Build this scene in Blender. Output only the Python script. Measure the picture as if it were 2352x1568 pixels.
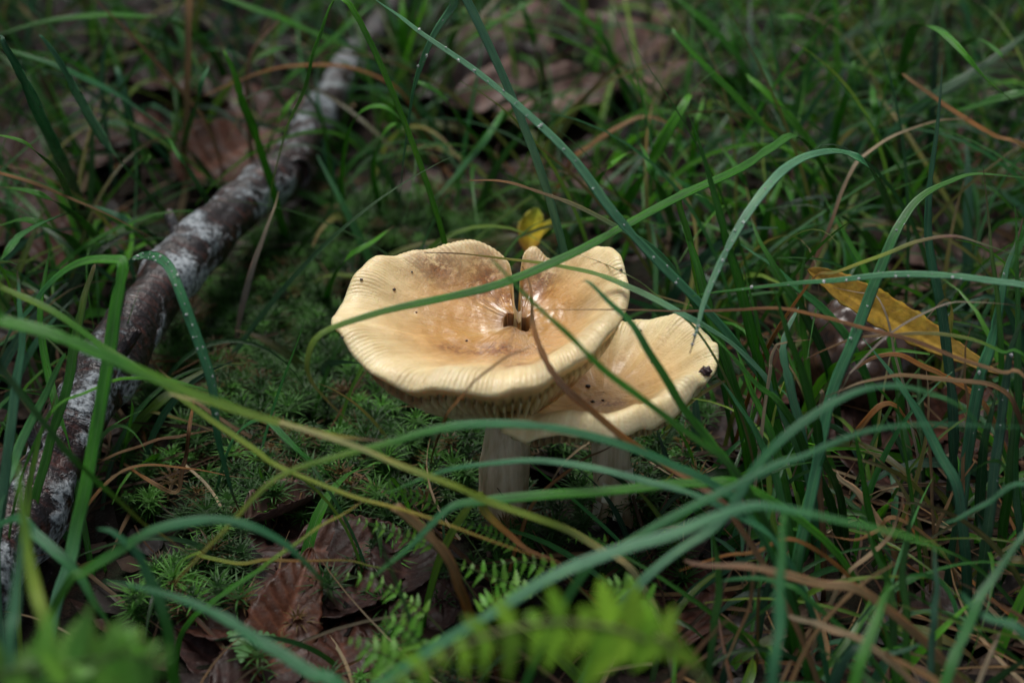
import bpy, math, random
import numpy as np
from mathutils import Vector, noise as mnoise

for _o in list(bpy.data.objects):
    bpy.data.objects.remove(_o)
SC = bpy.context.scene
COL = SC.collection
CM = 0.01                      # everything below is laid out in centimetres
rng = random.Random(11)
nr = np.random.RandomState(5)

# ------------------------------------------------------------------ camera, sky, sun, exposure
TH = math.radians(30.0)        # camera looks down by this much
HC = 28.1                      # camera height over the ground (cm)
CY = -38.8                     # camera y (cm)
FOCUS = 46.0
cam_d = bpy.data.cameras.new('camera')
cam = bpy.data.objects.new('camera', cam_d)
COL.objects.link(cam)
cam.location = (0, CY * CM, HC * CM)
cam.rotation_euler = (math.pi / 2 - TH, 0, 0)
cam_d.lens = 60
cam_d.sensor_width = 36
cam_d.clip_start = 0.01
cam_d.clip_end = 200
cam_d.dof.use_dof = True
cam_d.dof.focus_distance = FOCUS * CM
cam_d.dof.aperture_fstop = 10.0
cam_d.dof.aperture_blades = 0
SC.camera = cam

SUN_EL, SUN_AZ = math.radians(60), math.radians(-20)   # azimuth from +y (behind the scene), to the left
world = bpy.data.worlds.new('World')
SC.world = world
world.use_nodes = True
wn = world.node_tree
sky = wn.nodes.new('ShaderNodeTexSky')
sky.sky_type = 'NISHITA'
sky.sun_disc = False
sky.sun_elevation = SUN_EL
sky.sun_rotation = SUN_AZ
sky.air_density = 1.0
sky.dust_density = 3.0
wn.nodes['Background'].inputs[1].default_value = 0.07
hs = wn.nodes.new('ShaderNodeHueSaturation')          # cloud cover: the same sky, greyer
hs.inputs['Saturation'].default_value = 0.45
wn.links.new(sky.outputs[0], hs.inputs['Color'])
wn.links.new(hs.outputs[0], wn.nodes['Background'].inputs[0])
sun_d = bpy.data.lights.new('sun', 'SUN')
sun_d.energy = 1.5
sun_d.angle = math.radians(30)
sun_d.color = (1.0, 0.97, 0.92)
sun = bpy.data.objects.new('sun', sun_d)
COL.objects.link(sun)
_dir = Vector((math.sin(SUN_AZ) * math.cos(SUN_EL), math.cos(SUN_AZ) * math.cos(SUN_EL), math.sin(SUN_EL)))
sun.rotation_euler = _dir.to_track_quat('Z', 'Y').to_euler()
sun.location = _dir * 5
SC.view_settings.view_transform = 'Standard'
SC.view_settings.look = 'None'
SC.view_settings.gamma = 1
SC.view_settings.exposure = 0.80
SC.render.engine = 'CYCLES'
SC.cycles.use_denoising = True
SC.cycles.max_bounces = 8
SC.cycles.transparent_max_bounces = 8

# ------------------------------------------------------------------ layout helpers (photo grid 2352 x 1568 -> cm in the scene)
FP = 2352 * 60 / 36.0
S_, C_ = math.sin(TH), math.cos(TH)


def ground_depth(py, h=0.0):
    v = (784 - py) / FP
    return (HC - h) / (S_ - v * C_)


def P(px, py, d):
    """point seen at (px, py), d centimetres along the view axis"""
    u = (px - 1176) / FP
    v = (784 - py) / FP
    return Vector((u * d, CY + d * (C_ + v * S_), HC + d * (-S_ + v * C_)))


def G(px, py, h=0.0):
    return P(px, py, ground_depth(py, h))


def proj(p):
    """scene point -> (px, py, depth)"""
    y = p[1] - CY
    z = p[2] - HC
    d = y * C_ - z * S_
    v = (y * S_ + z * C_) / d
    return 1176 + p[0] / d * FP, 784 - v * FP, d


def gz(x, y):
    """gentle relief of the forest floor"""
    f = 1.0 if abs(x) < 70 and -40 < y < 110 else 0.0
    return f * (0.35 * mnoise.noise((x * 0.13, y * 0.13, 3.1)) + 0.22 * mnoise.noise((x * 0.45, y * 0.45, 7.7)) - 0.15)


def catmull(pts, n):
    """n samples per span through pts (Vectors)"""
    out = []
    m = len(pts)
    for i in range(m - 1):
        p0 = pts[i - 1] if i > 0 else pts[0] * 2 - pts[1]
        p1, p2 = pts[i], pts[i + 1]
        p3 = pts[i + 2] if i + 2 < m else pts[-1] * 2 - pts[-2]
        for k in range(n):
            t = k / n
            t2, t3 = t * t, t * t * t
            out.append(0.5 * ((2 * p1) + (p2 - p0) * t + (2 * p0 - 5 * p1 + 4 * p2 - p3) * t2 + (3 * p1 - p0 - 3 * p2 + p3) * t3))
    out.append(pts[-1].copy())
    return out


class MB:
    """collects verts, faces, colours and a (across, along, seed) coordinate; builds ONE mesh"""
    def __init__(self):
        self.v, self.f, self.c, self.u = [], [], [], []

    def vert(self, p, c=(1, 1, 1), u=(0, 0, 0)):
        self.v.append((p[0], p[1], p[2]))
        self.c.append(c)
        self.u.append(u)
        return len(self.v) - 1

    def mesh(self, name, mat, origin=(0, 0, 0), smooth=True):
        me = bpy.data.meshes.new(name)
        a = (np.array(self.v, dtype=np.float64) - np.array(origin)) * CM
        me.from_pydata(a.tolist(), [], self.f)
        n = len(self.v)
        ca = me.color_attributes.new('Col', 'FLOAT_COLOR', 'POINT')
        cc = np.ones((n, 4), dtype=np.float32)
        cc[:, :3] = np.array(self.c, dtype=np.float32)
        ca.data.foreach_set('color', cc.ravel())
        ua = me.attributes.new('uvw', 'FLOAT_VECTOR', 'POINT')
        ua.data.foreach_set('vector', np.array(self.u, dtype=np.float32).ravel())
        if smooth:
            me.polygons.foreach_set('use_smooth', np.ones(len(me.polygons), dtype=bool))
        me.materials.append(mat)
        me.update()
        return me

    def build(self, name, mat, parent=None, origin=(0, 0, 0), smooth=True):
        """origin: scene position (cm); a part gets its parent's origin"""
        o = bpy.data.objects.new(name, self.mesh(name, mat, origin, smooth))
        COL.objects.link(o)
        if parent is not None:
            o.parent = parent
        else:
            o.location = Vector(origin) * CM
        return o


def tag(o, label=None, cat=None, group=None, kind=None):
    if label: o['label'] = label
    if cat: o['category'] = cat
    if group: o['group'] = group
    if kind: o['kind'] = kind
    return o


def empty(name, loc):
    o = bpy.data.objects.new(name, None)
    COL.objects.link(o)
    o.location = Vector(loc) * CM
    o.empty_display_size = 0.01
    return o


# ------------------------------------------------------------------ materials
class NT:
    def __init__(self, name):
        self.m = bpy.data.materials.new(name)
        self.m.use_nodes = True
        self.t = self.m.node_tree
        self.bsdf = self.t.nodes['Principled BSDF']
        self.out = self.t.nodes['Material Output']

    def n(self, typ, **kw):
        nd = self.t.nodes.new(typ)
        for k, v in kw.items():
            setattr(nd, k, v)
        return nd

    def l(self, a, b):
        self.t.links.new(a, b)

    def attr(self, name):
        return self.n('ShaderNodeAttribute', attribute_name=name)

    def noise(self, scale, detail=3, rough=0.55, vec=None, dist=0.0):
        nd = self.n('ShaderNodeTexNoise')
        nd.inputs['Scale'].default_value = scale
        nd.inputs['Detail'].default_value = detail
        nd.inputs['Roughness'].default_value = rough
        nd.inputs['Distortion'].default_value = dist
        if vec is not None: self.l(vec, nd.inputs['Vector'])
        return nd

    def ramp(self, fac, stops):
        nd = self.n('ShaderNodeValToRGB')
        e = nd.color_ramp.elements
        while len(e) < len(stops): e.new(0.5)
        for k, (p, c) in enumerate(stops):
            e[k].position = p
            e[k].color = (c, c, c, 1) if isinstance(c, (int, float)) else (*c, 1)
        self.l(fac, nd.inputs[0])
        return nd.outputs[0]

    def mix(self, fac, a, b, mode='MIX'):
        nd = self.n('ShaderNodeMix', data_type='RGBA', blend_type=mode)
        for s, v in ((nd.inputs[0], fac), (nd.inputs[6], a), (nd.inputs[7], b)):
            if hasattr(v, 'is_linked'): self.l(v, s)
            elif isinstance(v, (int, float)): s.default_value = v if s == nd.inputs[0] else (v, v, v, 1)
            else: s.default_value = (*v, 1)
        return nd.outputs[2]

    def math(self, op, a, b=0.0, c=0.0):
        nd = self.n('ShaderNodeMath', operation=op)
        for i, v in enumerate((a, b, c)):
            if hasattr(v, 'is_linked'): self.l(v, nd.inputs[i])
            else: nd.inputs[i].default_value = v
        return nd.outputs[0]

    def bump(self, h, strength=0.3, dist=0.0005):
        nd = self.n('ShaderNodeBump')
        nd.inputs['Strength'].default_value = strength
        nd.inputs['Distance'].default_value = dist
        self.l(h, nd.inputs['Height'])
        self.l(nd.outputs[0], self.bsdf.inputs['Normal'])
        return nd

    def set(self, **kw):
        for k, v in kw.items():
            self.bsdf.inputs[k.replace('_', ' ')].default_value = v

    def translucent(self, col, fac):
        tr = self.n('ShaderNodeBsdfTranslucent')
        mx = self.n('ShaderNodeMixShader')
        mx.inputs[0].default_value = fac
        self.l(col, tr.inputs[0])
        self.l(self.bsdf.outputs[0], mx.inputs[1])
        self.l(tr.outputs[0], mx.inputs[2])
        self.l(mx.outputs[0], self.out.inputs['Surface'])


def mat_grass(name='grass', rough=0.36, spots=0.6, trans=0.28, spec=0.5):
    m = NT(name)
    col = m.attr('Col').outputs['Color']
    uvw = m.attr('uvw').outputs['Vector']
    sep = m.n('ShaderNodeSeparateXYZ'); m.l(uvw, sep.inputs[0])
    x = sep.outputs[0]
    # fine parallel veins
    st = m.math('SINE', m.math('MULTIPLY', x, 21.0))
    st2 = m.math('SINE', m.math('MULTIPLY', x, 47.0))
    vein = m.math('ADD', m.math('MULTIPLY', st, 0.6), m.math('MULTIPLY', st2, 0.4))
    # long mottling along the blade, brown flecks
    sc = m.n('ShaderNodeVectorMath', operation='MULTIPLY'); m.l(uvw, sc.inputs[0]); sc.inputs[1].default_value = (0.6, 0.55, 17.0)
    n1 = m.noise(1.6, 3, 0.6, sc.outputs[0]).outputs['Fac']
    sc2 = m.n('ShaderNodeVectorMath', operation='MULTIPLY'); m.l(uvw, sc2.inputs[0]); sc2.inputs[1].default_value = (1.3, 1.6, 9.0)
    n2 = m.noise(2.2, 2, 0.5, sc2.outputs[0]).outputs['Fac']
    c1 = m.mix(1.0, col, m.ramp(n1, [(0.3, (0.60, 0.66, 0.62)), (0.5, (1.0, 1.0, 1.0)), (0.72, (1.55, 1.25, 1.15))]), 'MULTIPLY')
    c2 = m.mix(1.0, c1, m.ramp(m.math('MULTIPLY_ADD', vein, 0.5, 0.5), [(0, 0.76), (1, 1.2)]), 'MULTIPLY')
    c3 = m.mix(m.math('MULTIPLY', m.ramp(n2, [(0.70, 0.0), (0.76, 1.0)]), spots), c2, (0.05, 0.022, 0.010))
    # pale midrib
    rib = m.ramp(m.math('ABSOLUTE', x), [(0.0, 0.32), (0.10, 0.0)])
    c4 = m.mix(rib, c3, (0.24, 0.33, 0.18))
    m.l(c4, m.bsdf.inputs['Base Color'])
    m.set(Roughness=rough, Specular_IOR_Level=spec)
    m.l(m.ramp(n1, [(0.3, rough + 0.12), (0.7, rough - 0.08)]), m.bsdf.inputs['Roughness'])
    m.bump(vein, 0.5, 0.0003)
    m.translucent(c4, trans)
    return m.m


M = {}
M['grass'] = mat_grass(rough=0.30, spec=0.5)
M['dry'] = mat_grass('dry_grass', 0.5, 0.75, 0.2, 0.35)


def mat_leaf(name='dead_leaf'):
    m = NT(name)
    col = m.attr('Col').outputs['Color']
    tc = m.n('ShaderNodeTexCoord').outputs['Object']
    n1 = m.noise(260, 5, 0.65, tc).outputs['Fac']
    n2 = m.noise(900, 3, 0.6, tc).outputs['Fac']
    c = m.mix(1.0, col, m.ramp(n1, [(0.3, 0.5), (0.5, 1.0), (0.7, 1.45)]), 'MULTIPLY')
    c = m.mix(m.ramp(n2, [(0.62, 0.0), (0.7, 0.45)]), c, (0.12, 0.09, 0.08))
    m.l(c, m.bsdf.inputs['Base Color'])
    m.set(Specular_IOR_Level=0.22)
    m.l(m.ramp(n1, [(0.35, 0.36), (0.65, 0.7)]), m.bsdf.inputs['Roughness'])
    m.bump(n1, 0.5, 0.0008)
    m.translucent(c, 0.08)
    return m.m


M['leaf'] = mat_leaf()


def mat_simple(name, rough=0.4, trans=0.0, vary=0.25, spec=0.5, scale=300):
    m = NT(name)
    col = m.attr('Col').outputs['Color']
    tc = m.n('ShaderNodeTexCoord').outputs['Object']
    n1 = m.noise(scale, 4, 0.6, tc).outputs['Fac']
    c = m.mix(1.0, col, m.ramp(n1, [(0.3, 1 - vary), (0.7, 1 + vary)]), 'MULTIPLY')
    m.l(c, m.bsdf.inputs['Base Color'])
    m.set(Roughness=rough, Specular_IOR_Level=spec)
    m.bump(n1, 0.3, 0.0004)
    if trans: m.translucent(c, trans)
    return m.m


M['fern'] = mat_simple('fern_green', 0.45, 0.4, 0.2, 0.4, 200)
M['moss'] = mat_simple('moss_green', 0.5, 0.3, 0.2, 0.2, 200)
M['stem'] = None
M['crumb'] = mat_simple('soil_crumb', 0.35, 0, 0.4, 0.5, 1500)


def mat_ground():
    m = NT('forest_soil')
    tc = m.n('ShaderNodeTexCoord').outputs['Object']
    n1 = m.noise(45, 6, 0.65, tc).outputs['Fac']
    n2 = m.noise(260, 5, 0.65, tc).outputs['Fac']
    vo = m.n('ShaderNodeTexVoronoi', feature='F1'); vo.inputs['Scale'].default_value = 90; m.l(tc, vo.inputs['Vector'])
    c = m.ramp(n2, [(0.3, (0.006, 0.004, 0.003)), (0.52, (0.016, 0.009, 0.006)), (0.7, (0.04, 0.022, 0.013))])
    c = m.mix(m.ramp(n1, [(0.45, 0.0), (0.62, 0.8)]), c, (0.012, 0.022, 0.008))
    c = m.mix(1.0, c, m.ramp(vo.outputs['Color'], [(0, 0.6), (1, 1.3)]), 'MULTIPLY')
    m.l(c, m.bsdf.inputs['Base Color'])
    m.set(Roughness=0.75, Specular_IOR_Level=0.15)
    h = m.math('ADD', n2, m.math('MULTIPLY', vo.outputs['Distance'], 0.6))
    m.bump(h, 0.8, 0.004)
    return m.m


M['ground'] = mat_ground()


def mat_bark():
    m = NT('branch_bark')
    uvw = m.attr('uvw').outputs['Vector']     # (around 0..1 arc, along cm, 0)
    tc = m.n('ShaderNodeTexCoord').outputs['Object']
    st = m.n('ShaderNodeVectorMath', operation='MULTIPLY'); m.l(uvw, st.inputs[0]); st.inputs[1].default_value = (0.8, 2.6, 1.0)
    ring = m.noise(1.3, 4, 0.6, st.outputs[0]).outputs['Fac']
    fine = m.noise(620, 3, 0.6, tc).outputs['Fac']
    mid = m.noise(230, 4, 0.6, tc, 0.4).outputs['Fac']
    big = m.noise(42, 3, 0.55, tc, 0.3).outputs['Fac']
    c = m.ramp(ring, [(0.3, (0.007, 0.005, 0.006)), (0.5, (0.018, 0.010, 0.011)), (0.64, (0.075, 0.022, 0.015)), (0.75, (0.028, 0.014, 0.015))])
    c = m.mix(m.ramp(fine, [(0.52, 0.0), (0.62, 0.7)]), c, (0.012, 0.010, 0.012))
    # grey-white lichen crust with dark pin points
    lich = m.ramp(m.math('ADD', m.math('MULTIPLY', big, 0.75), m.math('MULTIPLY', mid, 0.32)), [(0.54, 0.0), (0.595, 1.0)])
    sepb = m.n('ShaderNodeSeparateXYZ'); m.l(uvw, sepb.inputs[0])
    lich = m.math('MULTIPLY', lich, m.ramp(m.math('DIVIDE', sepb.outputs[1], 100.0), [(0.30, 1.0), (0.42, 0.15)]))  # lichen thinned toward the far end, putting the shade there into the colour
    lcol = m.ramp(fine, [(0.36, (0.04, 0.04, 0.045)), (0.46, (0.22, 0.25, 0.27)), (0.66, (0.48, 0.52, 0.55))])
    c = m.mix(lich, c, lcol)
    # thin scattered crust flecks
    fl = m.ramp(mid, [(0.62, 0.0), (0.68, 0.5)])
    c = m.mix(fl, c, (0.22, 0.22, 0.22))
    m.l(c, m.bsdf.inputs['Base Color'])
    m.l(m.ramp(lich, [(0, 0.36), (1, 0.75)]), m.bsdf.inputs['Roughness'])
    h = m.math('ADD', m.math('MULTIPLY', ring, 0.7), m.math('ADD', m.math('MULTIPLY', fine, 0.35), m.math('MULTIPLY', lich, 0.5)))
    m.bump(h, 1.0, 0.0016)
    return m.m


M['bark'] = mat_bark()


def mat_cap():
    m = NT('mushroom_cap_skin')
    col = m.attr('Col').outputs['Color']
    uvw = m.attr('uvw').outputs['Vector']     # (stain mask, radial 0..1, rim position cm)
    sep = m.n('ShaderNodeSeparateXYZ'); m.l(uvw, sep.inputs[0])
    stain, s, q = sep.outputs
    tc = m.n('ShaderNodeTexCoord').outputs['Object']
    n1 = m.noise(90, 4, 0.6, tc).outputs['Fac']
    n2 = m.noise(420, 5, 0.7, tc, 0.2).outputs['Fac']
    n3 = m.noise(1300, 2, 0.5, tc).outputs['Fac']
    cmb = m.n('ShaderNodeCombineXYZ'); m.l(m.math('MULTIPLY', s, 1.2), cmb.inputs[0]); m.l(m.math('MULTIPLY', q, 2.6), cmb.inputs[1])
    rad = m.noise(2.5, 3, 0.6, cmb.outputs[0]).outputs['Fac']
    c = m.mix(1.0, col, m.ramp(n1, [(0.3, (0.86, 0.80, 0.68)), (0.7, (1.1, 1.1, 1.12))]), 'MULTIPLY')
    c = m.mix(1.0, c, m.ramp(rad, [(0.3, (0.93, 0.88, 0.80)), (0.65, (1.04, 1.04, 1.05))]), 'MULTIPLY')
    sm = m.math('MULTIPLY', stain, m.ramp(n2, [(0.38, 0.0), (0.52, 1.0)]))
    c = m.mix(sm, c, m.ramp(n3, [(0.35, (0.11, 0.028, 0.005)), (0.65, (0.34, 0.10, 0.014))]))
    m.l(c, m.bsdf.inputs['Base Color'])
    m.set(Specular_IOR_Level=0.5, Subsurface_Weight=0.35, Subsurface_Scale=0.004, Coat_Weight=1.0, Coat_Roughness=0.07)
    m.l(m.ramp(m.math('ADD', s, m.math('MULTIPLY_ADD', n1, 0.6, -0.3)), [(0.42, 1.0), (0.70, 0.15)]), m.bsdf.inputs['Coat Weight'])
    m.bsdf.inputs['Subsurface Radius'].default_value = (1.0, 0.55, 0.2)
    wet = m.ramp(m.math('ADD', m.math('MULTIPLY', n1, 0.5), m.math('MULTIPLY', s, 0.5)), [(0.3, 0.12), (0.62, 0.5)])
    m.l(wet, m.bsdf.inputs['Roughness'])
    h = m.math('ADD', m.math('MULTIPLY', n2, 1.0), m.math('MULTIPLY', n3, 0.35))
    m.bump(h, 0.45, 0.0008)
    return m.m


M['cap'] = mat_cap()


def mat_flesh(name, rough):
    m = NT(name)
    col = m.attr('Col').outputs['Color']
    tc = m.n('ShaderNodeTexCoord').outputs['Object']
    mp = m.n('ShaderNodeMapping'); m.l(tc, mp.inputs[0]); mp.inputs['Scale'].default_value = (1, 1, 0.10)
    n1 = m.noise(330, 5, 0.65, mp.outputs[0]).outputs['Fac']
    n2 = m.noise(60, 3, 0.6, tc).outputs['Fac']
    c = m.mix(1.0, col, m.ramp(n1, [(0.3, (0.60, 0.52, 0.40)), (0.62, (1.08, 1.08, 1.08))]), 'MULTIPLY')
    c = m.mix(m.ramp(n2, [(0.50, 0.0), (0.64, 0.75)]), c, (0.22, 0.12, 0.045))
    m.l(c, m.bsdf.inputs['Base Color'])
    m.set(Roughness=rough, Subsurface_Weight=0.3, Subsurface_Scale=0.004)
    m.bump(n1, 0.8, 0.0010)
    return m.m


M['stem'] = mat_flesh('mushroom_stem_flesh', 0.55)


def mat_water():
    m = NT('water_bead')
    m.set(Base_Color=(1, 1, 1, 1), Roughness=0.03, IOR=1.33, Transmission_Weight=0.7)  # partly opaque white stands in for the bright glints of clear drops
    return m.m


M['water'] = mat_water()

# colour stops along a blade (linear base colours)
C = dict(
    blue=(0.050, 0.235, 0.095), pale=(0.14, 0.36, 0.20), green=(0.050, 0.245, 0.016), bright=(0.105, 0.40, 0.015),
    dark=(0.020, 0.085, 0.016), teal=(0.040, 0.140, 0.075), lime=(0.24, 0.36, 0.045), yel=(0.42, 0.33, 0.05),
    tan=(0.27, 0.165, 0.072), org=(0.27, 0.115, 0.024), straw=(0.50, 0.41, 0.26), brown=(0.115, 0.052, 0.022),
    umber=(0.060, 0.026, 0.013), cream=(0.56, 0.52, 0.24), pink=(0.24, 0.135, 0.105), grey=(0.38, 0.33, 0.29))


def colour_at(stops, t):
    if t <= stops[0][0]: return stops[0][1]
    for (a, ca), (b, cb) in zip(stops, stops[1:]):
        if t <= b:
            k = (t - a) / max(1e-6, b - a)
            return tuple(x + (y - x) * k for x, y in zip(ca, cb))
    return stops[-1][1]


def parse_col(s):
    names = s.split('>')
    n = len(names)
    if n == 1: return [(0, C[names[0]]), (1, C[names[0]])]
    return [(i / (n - 1), C[k]) for i, k in enumerate(names)]


# ------------------------------------------------------------------ ground
def axis(lo, hi, step, far):
    a = list(np.arange(lo, hi + 1e-6, step))
    s, x = step, hi
    up = []
    while x < far:
        s *= 1.5; x += s; up.append(x)
    s, x = step, lo
    dn = []
    while x > -far:
        s *= 1.5; x -= s; dn.append(x)
    return dn[::-1] + a + up


gx, gy = axis(-60, 60, 0.9, 3000), axis(-30, 100, 0.9, 3000)
mb = MB()
for y in gy:
    for x in gx:
        mb.v.append((x, y, gz(x, y)))
mb.c = [(1, 1, 1)] * len(mb.v); mb.u = [(0, 0, 0)] * len(mb.v)
nx = len(gx)
mb.f = [(j * nx + i, j * nx + i + 1, (j + 1) * nx + i + 1, (j + 1) * nx + i) for j in range(len(gy) - 1) for i in range(nx - 1)]
tag(mb.build('ground', M['ground']), kind='structure')

# ------------------------------------------------------------------ grass blades
UP = Vector((0, 0, 1))


def strip(mb, pts, widths, cols, seed, fold=0.22, thick=0.014, twist=0.0, facing=Vector((0, -0.42, 0.91)), ring=True):
    """a folded grass blade along pts; closed cross-section when ring"""
    n = len(pts)
    L = [0.0]
    for a, b in zip(pts, pts[1:]): L.append(L[-1] + (b - a).length)
    frames = []
    prev = None
    for i in range(n):
        t = pts[min(i + 1, n - 1)] - pts[max(i - 1, 0)]
        if t.length < 1e-6: t = Vector((0, 0, 1))
        t.normalize()
        side = t.cross(facing)
        if side.length < 0.25:
            side = prev.copy() if prev is not None else t.cross(Vector((0.3, -0.2, 1)))
        side.normalize()
        if prev is not None:
            if side.dot(prev) < 0: side = -side
            side = (side * 0.5 + prev * 0.5).normalized()
        prev = side
        nrm = side.cross(t).normalized()
        if nrm.dot(facing) < 0: nrm = -nrm
        a = twist * (i / max(1, n - 1) - 0.4)
        s2 = side * math.cos(a) + nrm * math.sin(a)
        n2 = nrm * math.cos(a) - side * math.sin(a)
        frames.append((pts[i], t, s2, n2, widths[i], L[i]))
    top = (-1, -0.55, 0, 0.55, 1) if ring else (-1, 0, 1)
    bot = (0.55, 0, -0.55) if ring else ()
    k = len(top) + len(bot)
    base = len(mb.v)
    for i, (p, t, s, nn, w, l) in enumerate(frames):
        hw = w * 0.5
        for a in top:
            q = p + s * (hw * a) + nn * (fold * hw * abs(a) - fold * hw * 0.5)
            mb.vert(q, cols[i], (a, l, seed))
        for a in bot:
            q = p + s * (hw * a) + nn * (fold * hw * abs(a) - fold * hw * 0.5 - thick * min(1, hw * 12))
            mb.vert(q, cols[i], (a, l, seed))
    for i in range(n - 1):
        r0, r1 = base + i * k, base + (i + 1) * k
        for j in range(k if ring else k - 1):
            j2 = (j + 1) % k
            mb.f.append((r0 + j, r0 + j2, r1 + j2, r1 + j))
    return frames


BEAD = None


def bead_mesh():
    global BEAD
    if BEAD is None:
        b = MB()
        nu, nv = 10, 6
        b.vert((0, 0, 1))
        for i in range(1, nv):
            a = math.pi * i / nv
            for j in range(nu):
                f = 2 * math.pi * j / nu
                b.vert((math.sin(a) * math.cos(f), math.sin(a) * math.sin(f), math.cos(a)))
        b.vert((0, 0, -1))
        for j in range(nu): b.f.append((0, 1 + j, 1 + (j + 1) % nu))
        for i in range(nv - 2):
            for j in range(nu):
                o = 1 + i * nu
                b.f.append((o + j, o + nu + j, o + nu + (j + 1) % nu, o + (j + 1) % nu))
        e = len(b.v) - 1
        o = 1 + (nv - 2) * nu
        for j in range(nu): b.f.append((e, o + (j + 1) % nu, o + j))
        BEAD = b.mesh('water_bead', M['water'])
    return BEAD


BLADES = []


def B(col, w, base, d, path, label, group=None, beads=0, name='grass_blade', cat='grass blade', twist=None, tip=True, brange=(0.1, 0.9), fold=0.22, land=False):
    """one traced blade. base: 's'/'e' = which end grows from the ground, '-' = both ends end where given.
    d: depth at start, middle, end (cm); path: 'x,y[,d|g]' in the photo grid"""
    raw = [p.split(',') for p in path.split()]
    n = len(raw)
    if land: d = (d[0], d[1] if len(d) > 2 else (d[0] + d[-1]) / 2, ground_depth(float(raw[-1][1]), -0.1))
    pts, wd = [], []
    for i, r in enumerate(raw):
        x, y = float(r[0]), float(r[1])
        t = i / max(1, n - 1)
        if len(r) > 2:
            dd = ground_depth(y, 0.0) if r[2] == 'g' else float(r[2])
        elif len(d) == 2: dd = d[0] + (d[1] - d[0]) * t
        else: dd = d[0] * (1 - t) * (1 - 2 * t) + d[1] * 4 * t * (1 - t) + d[2] * t * (2 * t - 1)
        dd = min(dd, ground_depth(y, 0.25) if not (len(r) > 2 and r[2] == 'g') else dd) if not (land and i == n - 1) else dd
        pts.append(P(x, y, dd))
        wd.append((0.88 if dd > 39.5 else 0.74) * w * dd / FP)
    if base in 'se' and base != '-':
        if base == 's': pts.reverse(); wd.reverse()
        # grow on from the last point down into the turf
        p, q = pts[-1], pts[-2]
        t = (p - q)
        th = Vector((t.x, t.y, 0))
        z = p.z - gz(p.x, p.y)
        if land: pass
        elif z > 0.5:
            hl = th.normalized() if th.length > 1e-4 else Vector((0, 0, 0))
            steep = abs(t.normalized().z)
            run = z * (0.75 if steep < 0.5 else 0.35)
            m1 = p + hl * run * 0.55 + Vector((0, 0, -z * 0.40))
            m2 = p + hl * run + Vector((0, 0, -z - 0.25))
            pts += [m1, m2]; wd += [wd[-1], wd[-1] * 0.8]
        else:
            pts += [p + (th * 0.15) + Vector((0, 0, -z - 0.25))]; wd += [wd[-1] * 0.9]
        if base == 's': pts.reverse(); wd.reverse()
    ns = max(4, int(36 / len(pts)) + 2)
    cur = catmull(pts, ns)
    m = len(cur)
    ws = rng.random() * 90
    cur = [p + Vector((mnoise.noise((i * 0.16, ws, 0)), mnoise.noise((i * 0.16, ws, 5)), mnoise.noise((i * 0.16, ws, 9)))) * (0.055 if 0 < i < m - 1 else 0) for i, p in enumerate(cur)]
    wither = rng.random() < 0.5 and tip
    stops = parse_col(col)
    W, cc = [], []
    seed = rng.random() * 7
    jit = 1 + rng.uniform(-0.10, 0.10)
    for i in range(m):
        t = i / (m - 1)
        k = min(i // ns, len(wd) - 2)
        f = i / ns - k
        w0 = wd[k] * (1 - f) + wd[k + 1] * f
        u = t if base == 's' else 1 - t          # distance from base (0) to tip (1)
        tp = 1.0
        if tip and base != '-': tp = min(1.0, max(0.05, ((1 - u) / 0.45)) ** 0.75)
        elif base == '-': tp = min(1.0, max(0.06, (min(t, 1 - t) / 0.2)) ** 0.8)
        W.append(w0 * tp * (1 + 0.10 * mnoise.noise((i * 0.5, ws, 20)) - (0.22 if mnoise.noise((i * 0.9, ws, 31)) > 0.42 else 0)))
        c = colour_at(stops, t)
        if wither and u > 0.90:
            k2 = min(1, (u - 0.90) / 0.06)
            c = tuple(a * (1 - k2) + b * k2 for a, b in zip(c, C['brown']))
        cc.append(tuple(x * jit for x in c))
    dry = col.split('>')[len(col.split('>')) // 2] in ('tan', 'org', 'straw', 'brown', 'umber', 'pink', 'grey')
    origin = cur[-1] if base == 'e' else cur[0]
    origin = origin.copy()
    mb = MB()
    tw = rng.uniform(-0.9, 0.9) if twist is None else twist
    fr = strip(mb, cur, W, cc, seed, fold=fold, twist=tw)
    o = mb.build(name, M['dry' if dry else 'grass'], None, origin)
    tag(o, label, cat, group)
    if beads:
        bm = bead_mesh()
        for _ in range(beads):
            i = int((brange[0] + (brange[1] - brange[0]) * rng.random()) * (m - 1))
            p, t, s, nn, ww, _l = fr[i]
            a = rng.uniform(-0.8, 0.8)
            r = rng.choice((0.016, 0.019, 0.024, 0.03, 0.045))
            b = bpy.data.objects.new('water_bead', bm)
            COL.objects.link(b)
            b.parent = o
            q = p + s * (ww * 0.5 * a) + nn * (0.22 * ww * 0.5 * (abs(a) - 0.5) + r * 0.45)
            b.location = (q - origin) * CM
            b.scale = (r, r * rng.uniform(0.9, 1.4), r * 0.8)
            b.rotation_euler = nn.to_track_quat('Z', 'Y').to_euler()
    return o


exec_blades = []
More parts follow.
